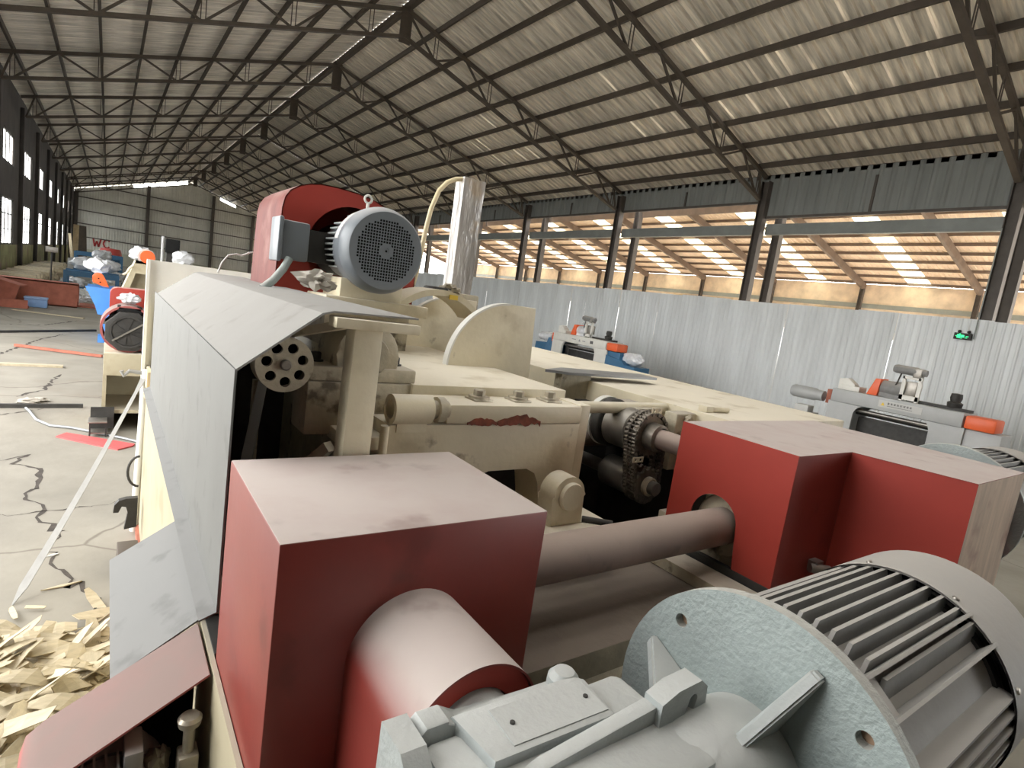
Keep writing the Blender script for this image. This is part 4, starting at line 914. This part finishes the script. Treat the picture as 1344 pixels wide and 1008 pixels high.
stool = thing('step_stool', 'low black steel step standing under the cream machine stand', 'step', (0.0, 6.41, 0))
obj('back_plate', MB().box(-.08, .10, 6.41, 6.43, .04, .245), M['dark'], stool)
obj('step_plate', MB().box(-.095, .05, 6.23, 6.41, .135, .15, .003), M['steel'], stool)
for x in (-.085, .035): obj('leg', MB().box(x, x+.012, 6.24, 6.255, 0, .14), M['dark'], stool)
obj('foot_plate', MB().box(-.08, .06, 6.25, 6.42, .03, .04), M['steel'], stool)

bm_ = thing('feed_machine', 'bright blue machine with an orange guard beyond the fan motor stand', 'machine', (.2, 13.3, 0))
obj('side_plate', MB().prism([(-.32, .97), (.62, .95), (.62, .05), (.03, .05), (.0, .46), (-.12, .47), (-.16, .62)], 'y', 13.0, 13.06, .004), M['bluel'], bm_)
obj('table', MB().box(-.30, .62, 13.06, 14.1, .88, .955), M['bluel'], bm_)
obj('body', MB().box(.05, .62, 13.06, 14.0, 0, .9), M['bluel'], bm_)
obj('orange_guard', MB().prism([(-.06, 1.0), (.03, .99), (-.05, 1.2)] [:1] + [(.04, .99), (-.04, 1.16)] + arc(-.13, 1.15, .09, 10, 190, 10) + [(-.21, 1.06)], 'y', 12.95, 12.99, .004), M['orange'], bm_)
for p in ((-.125, 1.135), (-.10, 1.07)): obj('guard_hole', MB().cyl((p[0], 12.943, p[1]), (p[0], 12.952, p[1]), .012, 10), M['black'], bm_)
obj('foot', MB().box(-.1, .0, 12.6, 12.9, 0, .12).box(-.06, .02, 12.9, 13.02, .0, .3), M['bluel'], bm_)
obj('wrapped_motor', MB().lump((-.15, 13.5, 1.35), .19, .16, .15, .35, 2.2, 3, 6), M['plastic'], label='plastic wrapped motor on the bright blue machine', cat='wrapped motor')
am = thing('veneer_clipper', 'cream machine with sloping frame, orange disc guard and plastic wrapped motor', 'machine', (.6, 11.3, 0))
obj('sloping_frame', MB().holed([(.20, 1.10), (.36, 1.58), (.80, 1.58), (.86, 1.10)], [[(.30, 1.14), (.37, 1.38), (.74, 1.36), (.78, 1.14)]], 'y', 11.0, 11.06), M['cream_darkened'], am)
obj('frame_panel', MB().box(.28, .8, 11.2, 11.24, 1.1, 1.42), M['cream_darkened'], am)
obj('frame_body', MB().box(.20, .86, 11.0, 11.7, 0, 1.10, .006), M['cream_darkened'], am)
obj('frame_side', MB().prism([(.20, 1.1), (.36, 1.58), (.40, 1.58), (.24, 1.1)], 'y', 11.06, 11.6), M['cream'], am)
obj('frame_top', MB().box(.36, .8, 11.0, 11.6, 1.54, 1.58), M['cream_darkened'], am)
obj('orange_disc', MB().cyl((.515, 10.95, 1.66), (.515, 11.02, 1.66), .105, 32, .008), M['orange'], am)
obj('disc_rim', MB().pipe((.505, 11.02, 1.66), (.505, 11.06, 1.66), .125, .10, 32), M['paper'], am)
obj('wrapped_motor', MB().lump((.43, 11.25, 1.70), .16, .18, .11, .35, 2.2, 3, 11), M['plastic'], am)
obj('hook_arm', MB().tube([(.33, 11.0, 1.50), (.28, 11.0, 1.44), (.25, 11.0, 1.37), (.20, 11.0, 1.33)], .018, 8), M['cream'], am)
pm = thing('pump_unit', 'plastic wrapped motor with a black box and tall rod behind the white hood', 'pump', (1.0, 12.3, 0))
obj('pump_stand', MB().box(.75, 1.35, 12.1, 12.7, 0, 1.60), M['cream'], pm)
obj('black_box', MB().box(.84, 1.06, 12.2, 12.4, 1.78, 2.03, .01), M['black'], pm)
obj('box_bracket', MB().box(.86, 1.0, 12.25, 12.4, 1.6, 1.78), M['dark'], pm)
obj('rod', MB().cyl((.79, 12.2, 1.6), (.79, 12.2, 2.06), .022, 12), M['machg'], pm)
obj('wrapped_motor', MB().lump((1.12, 12.2, 1.70), .17, .16, .14, .35, 2.4, 3, 13), M['plastic'], pm)

# ================================================================== CLUTTER AT THE LEFT WALL
rb = thing('box_beam', 'open-ended rust red steel box beam lying on the floor', 'steel beam', (-1.3, 19.3, 0))
ang = .14
def rot(p, o, a): x, y = p[0]-o[0], p[1]-o[1]; return (o[0]+x*math.cos(a)-y*math.sin(a), o[1]+x*math.sin(a)+y*math.cos(a))
for nm, (x0, x1, y0, y1, z0, z1) in dict(side_wall=(-2.2, -.62, 19.0, 19.03, .0, .62), rear_wall=(-2.2, -.62, 19.55, 19.58, 0, .62), top_wall=(-2.2, -.62, 19.0, 19.58, .59, .62), bottom_wall=(-2.2, -.62, 19.0, 19.58, 0, .03)).items(): obj(nm, MB().box(x0, x1, y0, y1, z0, z1), M['rust'], rb)
obj('end_rim', MB().pipe((-.66, 19.29, .31), (-.60, 19.29, .31), .30, .24, 20), M['rust'], rb)
obj('steel_channel', MB().box(-2.6, -1.75, 18.2, 18.26, .12, .62).box(-2.6, -1.75, 18.26, 18.7, .56, .62).box(-2.6, -1.75, 18.2, 18.5, .10, .13), M['rust'], label='rust red steel channel leaning over the floor beside the box beam', cat='steel channel').rotation_euler = (0, .25, -.2)
obj('steel_channel', MB().box(-2.7, -1.5, 17.6, 17.9, 0, .05).box(-2.7, -1.5, 17.6, 17.63, .05, .2), M['rust'], label='low rust red steel angle flat on the floor before the box beam', cat='steel angle')
obj('steel_plate', MB().box(-.6, .0, 19.3, 20.4, 0, .03), M['rust'], label='rust stained plate on the floor behind the box beam end', cat='steel plate')
bx = thing('tool_case', 'small pale blue case on the floor before the rust red beam', 'case', (-1.45, 18.3, 0))
obj('case_body', MB().box(-1.62, -1.18, 18.15, 18.4, 0, .20, .02), mat('pale_blue_plastic', (.18, .30, .52), .5), bx); obj('case_lid', MB().box(-1.63, -1.17, 18.14, 18.41, .20, .25, .015), mat('pale_blue_lid', (.26, .38, .60), .5), bx)
rc = random.Random(11)
# timber offcuts heaped along the wall
def board(L_, W_, T_): return MB().box(-L_/2, L_/2, -W_/2, W_/2, 0, T_)
protos = []
for (L_, W_, T_) in ((.95, .30, .12), (.8, .36, .12), (1.05, .24, .12)):
    o = obj('timber_offcut', board(L_, W_, T_), M['wood'], label='pale timber offcut in the heap along the left wall', cat='offcut', group='timber offcuts heaped by the left wall'); protos.append(o)
zs = {}
for i in range(110):
    o = protos[i] if i < 3 else protos[i % 3].copy()
    if i >= 3: C.objects.link(o)
    r_ = i % 22; lay = i//22
    o.location = (-2.02+rc.uniform(-.08, .10)-.02*lay, 21.6+r_*.66+rc.uniform(-.04, .04), lay*.121); o.rotation_euler = (0, 0, rc.uniform(-.2, .2))
for i, (x, y, s_) in enumerate(((-2.25, 20.6, .2), (-1.55, 20.9, .24), (-1.0, 21.6, .2), (-.75, 20.7, .2), (-.2, 21.4, .22), (-1.7, 19.95, .12), (-1.05, 23.2, .24), (-.1, 23.4, .22))):
    obj('plastic_sheeting', MB().lump((x, y, s_*.55), s_*1.5, s_, s_*.55, .5, 2.2, 3, 20+i), M['plastic'], label='crumpled grey plastic sheeting strewn behind the rust red beam', cat='plastic sheeting', group='plastic sheeting on the floor')
for i, (x, y, s_) in enumerate(((-1.15, 22.3, .2), (-.35, 22.4, .26), (-1.05, 27.2, .28), (-.1, 27.6, .34), (.1, 32.3, .45))):
    obj('plastic_sheeting', MB().lump((x, y, s_*.7), s_*1.3, s_*.9, s_*.7, .5, 2.0, 4, 60+i), M['paper'] if i % 2 else M['plastic'], label='crumpled pale plastic sheeting heaped around the machine frames', cat='plastic sheeting', group='plastic heaps around the frames')
def frame(name, label, x0, x1, y0, y1, z, m_):
    t = thing(name, label, 'machine frame', ((x0+x1)/2, (y0+y1)/2, 0))
    obj('top_rail', MB().box(x0, x1, y0, y0+.12, z-.18, z), M[m_], t); obj('top_rail', MB().box(x0, x1, y1-.12, y1, z-.18, z), M[m_], t)
    for x in (x0, x1-.1):
        for y in (y0, y1-.1): obj('leg', MB().box(x, x+.1, y, y+.1, 0, z-.18), M[m_], t)
    obj('bottom_rail', MB().box(x0+.1, x1-.1, y0+.02, y0+.1, .12, .22), M[m_], t)
    obj('deck', MB().box(x0+.05, x1-.05, y0+.12, y1-.12, z-.1, z-.04), M[m_], t); return t
frame('machine_frame', 'dark blue steel machine frame standing behind the plastic sheeting', -1.2, .35, 24.5, 26.0, .75, 'blue')
frame('machine_frame', 'grey blue steel machine frame behind the dark blue one', -1.3, .3, 29, 31, 1.05, 'machg')
frame('machine_frame', 'long blue steel machine frame farthest from the box beam', -1.3, .6, 34, 36, 1.3, 'blue')
for i, (x, y, z) in enumerate(((-.7, 24.9, .75), (.05, 25.3, .75), (-.2, 29.6, 1.05))): obj('wrapped_motor', MB().lump((x, y, z+.27), .34, .26, .22, .35, 2.0, 3, 40+i), M['plastic'], label='plastic wrapped motor sitting on the ' + ('left of the dark blue frame', 'right of the dark blue frame', 'grey blue frame')[i], cat='wrapped motor')
dr = thing('paint_drum', 'dark blue drum with red lid beside the long blue frame', 'drum', (.1, 38.5, 0))
obj('drum_body', MB().lathe([(0, 0), (0, .5), (.6, .52), (.62, .54), (1.25, .52), (1.25, 0)], (.1, 38.5, 0), (0, 0, 1), 24), M['blue'], dr); obj('drum_lid', MB().lathe([(1.25, .53), (1.45, .5), (1.6, .45), (1.62, 0)], (.1, 38.5, 0), (0, 0, 1), 24), mat('red_drum_lid', (.55, .08, .07), .5), dr)
st = thing('pedestal_stand', 'thin steel stand with a flat plate rising from the timber heap', 'stand', (-1.25, 20.2, 0))
obj('pole', MB().cyl((-1.25, 20.2, .02), (-1.25, 20.2, 1.35), .02, 10), M['dark'], st); obj('plate', MB().box(-1.38, -1.12, 20.1, 20.3, 1.35, 1.50, .01), M['steel'], st); obj('foot', MB().cyl((-1.25, 20.2, 0), (-1.25, 20.2, .02), .15, 16), M['dark'], st)
for i, (x, y, l_, dx, wd, m_, lb) in enumerate(((-2.10, 52, 2.9, .03, .33, 'woodd', 'tall brown board leaning on the left wall near the far corner'), (-2.0, 49, 2.2, -.22, .16, 'wood', 'pale narrow plank leaning on the left wall'), (-1.74, 53, 2.9, -.12, .50, 'truss', 'dark panel leaning beside the tall brown board'))):
    obj('leaning_board', MB().bar((x, y, 0), (x+dx, y, l_), .06 if i < 2 else .08, wd, (0, 1, 0)) if False else MB().prism([(x, 0), (x+wd, 0), (x+wd+dx, l_), (x+dx, l_)], 'y', y, y+.05), M[m_], label=lb, cat='board')

# ================================================================== FLOOR NEARBY
obj('red_plate', MB().prism([(-.32, 6.26), (-.25, 6.38), (.26, 5.96), (.24, 5.90), (.13, 5.80)], 'z', 0, .012), M['redplate'], label='flat red metal strip lying on the concrete', cat='metal strip')
obj('steel_bar', MB().bar((-1.6, 7.36, .02), (-.16, 7.43, .02), .04, .04), M['dark'], label='thin dark steel bar on the floor crossing the grey cord', cat='steel bar')
obj('grey_cord', MB().tube([(-.62, 7.33, .015), (-.58, 7.2, .015), (-.50, 6.85, .015), (-.38, 6.62, .015), (-.22, 6.54, .015), (0, 6.33, .015), (.2, 6.12, .015), (.3, 6.0, .015)], .012, 8), M['tin'], label='grey cord curving across the floor behind the red strip', cat='cord')
obj('floor_plank', MB().box(-.5, .5, -.05, .05, 0, .03), M['wood'], label='pale narrow plank lying on the cracked concrete', cat='plank').location = (-.95, 9.85, 0)
obj('thin_pole', MB().bar((-1.12, 11.5, .03), (-.02, 10.85, .03), .04, .04), M['rust'], label='thin rust red rod lying on the floor', cat='rod')
obj('long_bar', MB().bar((-2.2, 12.4, .02), (-.15, 14.2, .02), .05, .04), M['dark'], label='long dark bar lying on the floor before the blue machine', cat='bar')
obj('wood_strip', MB().bar((-1.7, 17.0, .015), (-.4, 16.4, .015), .08, .02), M['wood'], label='pale wood strip on the floor before the pale blue case', cat='wood strip')
obj('rubble', MB().lump((-.62, 7.62, .02), .09, .07, .03, .6, 3, 3, 2).lump((-.52, 7.70, .02), .06, .05, .025, .6, 3, 2, 7), M['cloth'], label='small heap of plaster crumbs by the dark steel bar', cat='rubble', kind='stuff')
# white strap running from the machine's side down to the floor
stp = MB(); A, B = Vector((.200, 3.97, 1.0)), Vector((-.31, 3.30, .0)); n = 14; dv = (B-A).normalized(); sd = Vector((.75, -.66, 0)).normalized()
row = []
for i in range(n+1):
    t = i/n; p = A.lerp(B, t); p.z += -.03*math.sin(PI*t); w_ = .010 + .013*t if i < n else .003
    if i == 0: w_ = .018
    row.append((p - sd*w_, p + sd*w_))
vs = []
for a, b in row: vs += [a, b, a+Vector((0, 0, .004)), b+Vector((0, 0, .004))]
fs = []
for i in range(n):
    k = 4*i; fs += [(k, k+1, k+5, k+4), (k+2, k+6, k+7, k+3), (k, k+4, k+6, k+2), (k+1, k+3, k+7, k+5)]
fs += [(0, 2, 3, 1), (4*n, 4*n+1, 4*n+3, 4*n+2)]
stp.add(vs, fs)
obj('white_strap', stp, M['strap'], label='white strap stretched from the machine side down to the cracked floor', cat='strap')
for i, (x, y, l_, a) in enumerate(((-.19, 3.80, .06, .3), (-.13, 3.42, .17, .25), (.02, 3.02, .2, .8))): 
    o = obj('wood_sliver', MB().prism([(-l_/2, 0), (0, .012), (l_/2, .004), (0, -.01)], 'z', 0, .006), M['paper'] if i == 0 else M['wood'], label=('short white sliver on the crack under the strap', 'thin pale sliver on the floor by the strap end', 'long thin sliver beside the wood chip pile')[i], cat='sliver'); o.location = (x, y, .002); o.rotation_euler.z = a
# pile of veneer chips
rp_ = random.Random(5)
def heap(x, y):
    d = ((x+.42)/.75)**2 + ((y-1.95)/1.10)**2
    return max(0, .24*(1-d))
def chip_geo(L_, W_, bend, twist, jag):
    vs = []; n = 5
    for i in range(n):
        t = i/(n-1)-.5; w_ = W_*(.5 if i not in (0, n-1) else .5*jag[i % 2]); z = bend*(1-4*t*t); a = twist*t
        vs += [(t*L_, -w_*math.cos(a), z - w_*math.sin(a)), (t*L_ + (jag[2]*W_ if i == n-1 else 0), w_*math.cos(a), z + w_*math.sin(a))]
    m_ = len(vs); vs += [(x, y, z+.003) for x, y, z in vs]
    fs = []
    for i in range(n-1):
        k = 2*i; fs += [(k, k+2, k+3, k+1), (m_+k, m_+k+1, m_+k+3, m_+k+2), (k, m_+k, m_+k+2, k+2), (k+1, k+3, m_+k+3, m_+k+1)]
    fs += [(0, 1, m_+1, m_), (m_-2, 2*m_-2, 2*m_-1, m_-1)]
    return vs, fs
CL = 'pale veneer chip lying on the wood chip pile'
cp = []
for q in range(7):
    L_ = (.10, .14, .18, .22, .28, .34, .16)[q]; W_ = (.04, .03, .055, .05, .06, .045, .08)[q]
    mb = MB(); mb.add(*chip_geo(L_, W_, rp_.uniform(-.01, .02), rp_.uniform(-.6, .6), (rp_.uniform(.3, 1), rp_.uniform(.2, 1), rp_.uniform(-.6, .6))))
    cp.append(obj('veneer_chip', mb, M['wood'], flat=True, label=CL, cat='wood chip', group='chips on top of the pile'))
used = set(); placed = 0
while placed < 260:
    x, y = rp_.uniform(-1.05, .06), rp_.uniform(1.45, 3.25); h = heap(x, y)
    if h <= .004: continue
    q = rp_.randrange(7); o = cp[q] if q not in used else cp[q].copy()
    if q in used: C.objects.link(o)
    used.add(q)
    o.location = (x, y, h+rp_.uniform(.005, .03)); o.rotation_euler = (rp_.gauss(0, .28), rp_.gauss(0, .28), rp_.gauss(.7, .8)); placed += 1
ps = MB()
for i in range(1500):
    x, y = rp_.uniform(-1.15, .08), rp_.uniform(1.42, 3.32); h = heap(x, y)
    if h <= .0 and rp_.random() > .03: continue
    L_ = rp_.uniform(.06, .24); v_, f_ = chip_geo(L_, L_*rp_.uniform(.15, .4), rp_.uniform(-.01, .015), rp_.uniform(-.6, .6), (rp_.uniform(.3, 1), rp_.uniform(.2, 1), rp_.uniform(-.6, .6)))
    R_ = Matrix.Rotation(rp_.uniform(0, 2*PI), 3, 'Z') @ Matrix.Rotation(rp_.gauss(0, .2), 3, 'X') @ Matrix.Rotation(rp_.gauss(0, .2), 3, 'Y')
    ps.add([R_ @ Vector(p) + Vector((x, y, max(.02, h-.005-rp_.random()*.03))) for p in v_], f_)
g = [(x*.052-1.15, y*.05+1.38) for y in range(41) for x in range(25)]
ps.add([(a, b, heap(a, b)*.93-.004) for a, b in g], [(j*25+i, j*25+i+1, (j+1)*25+i+1, (j+1)*25+i) for j in range(40) for i in range(24)])
obj('wood_chip_pile', ps, M['wood'], flat=True, label='pile of pale veneer chips on the concrete floor', cat='wood chips', kind='stuff')
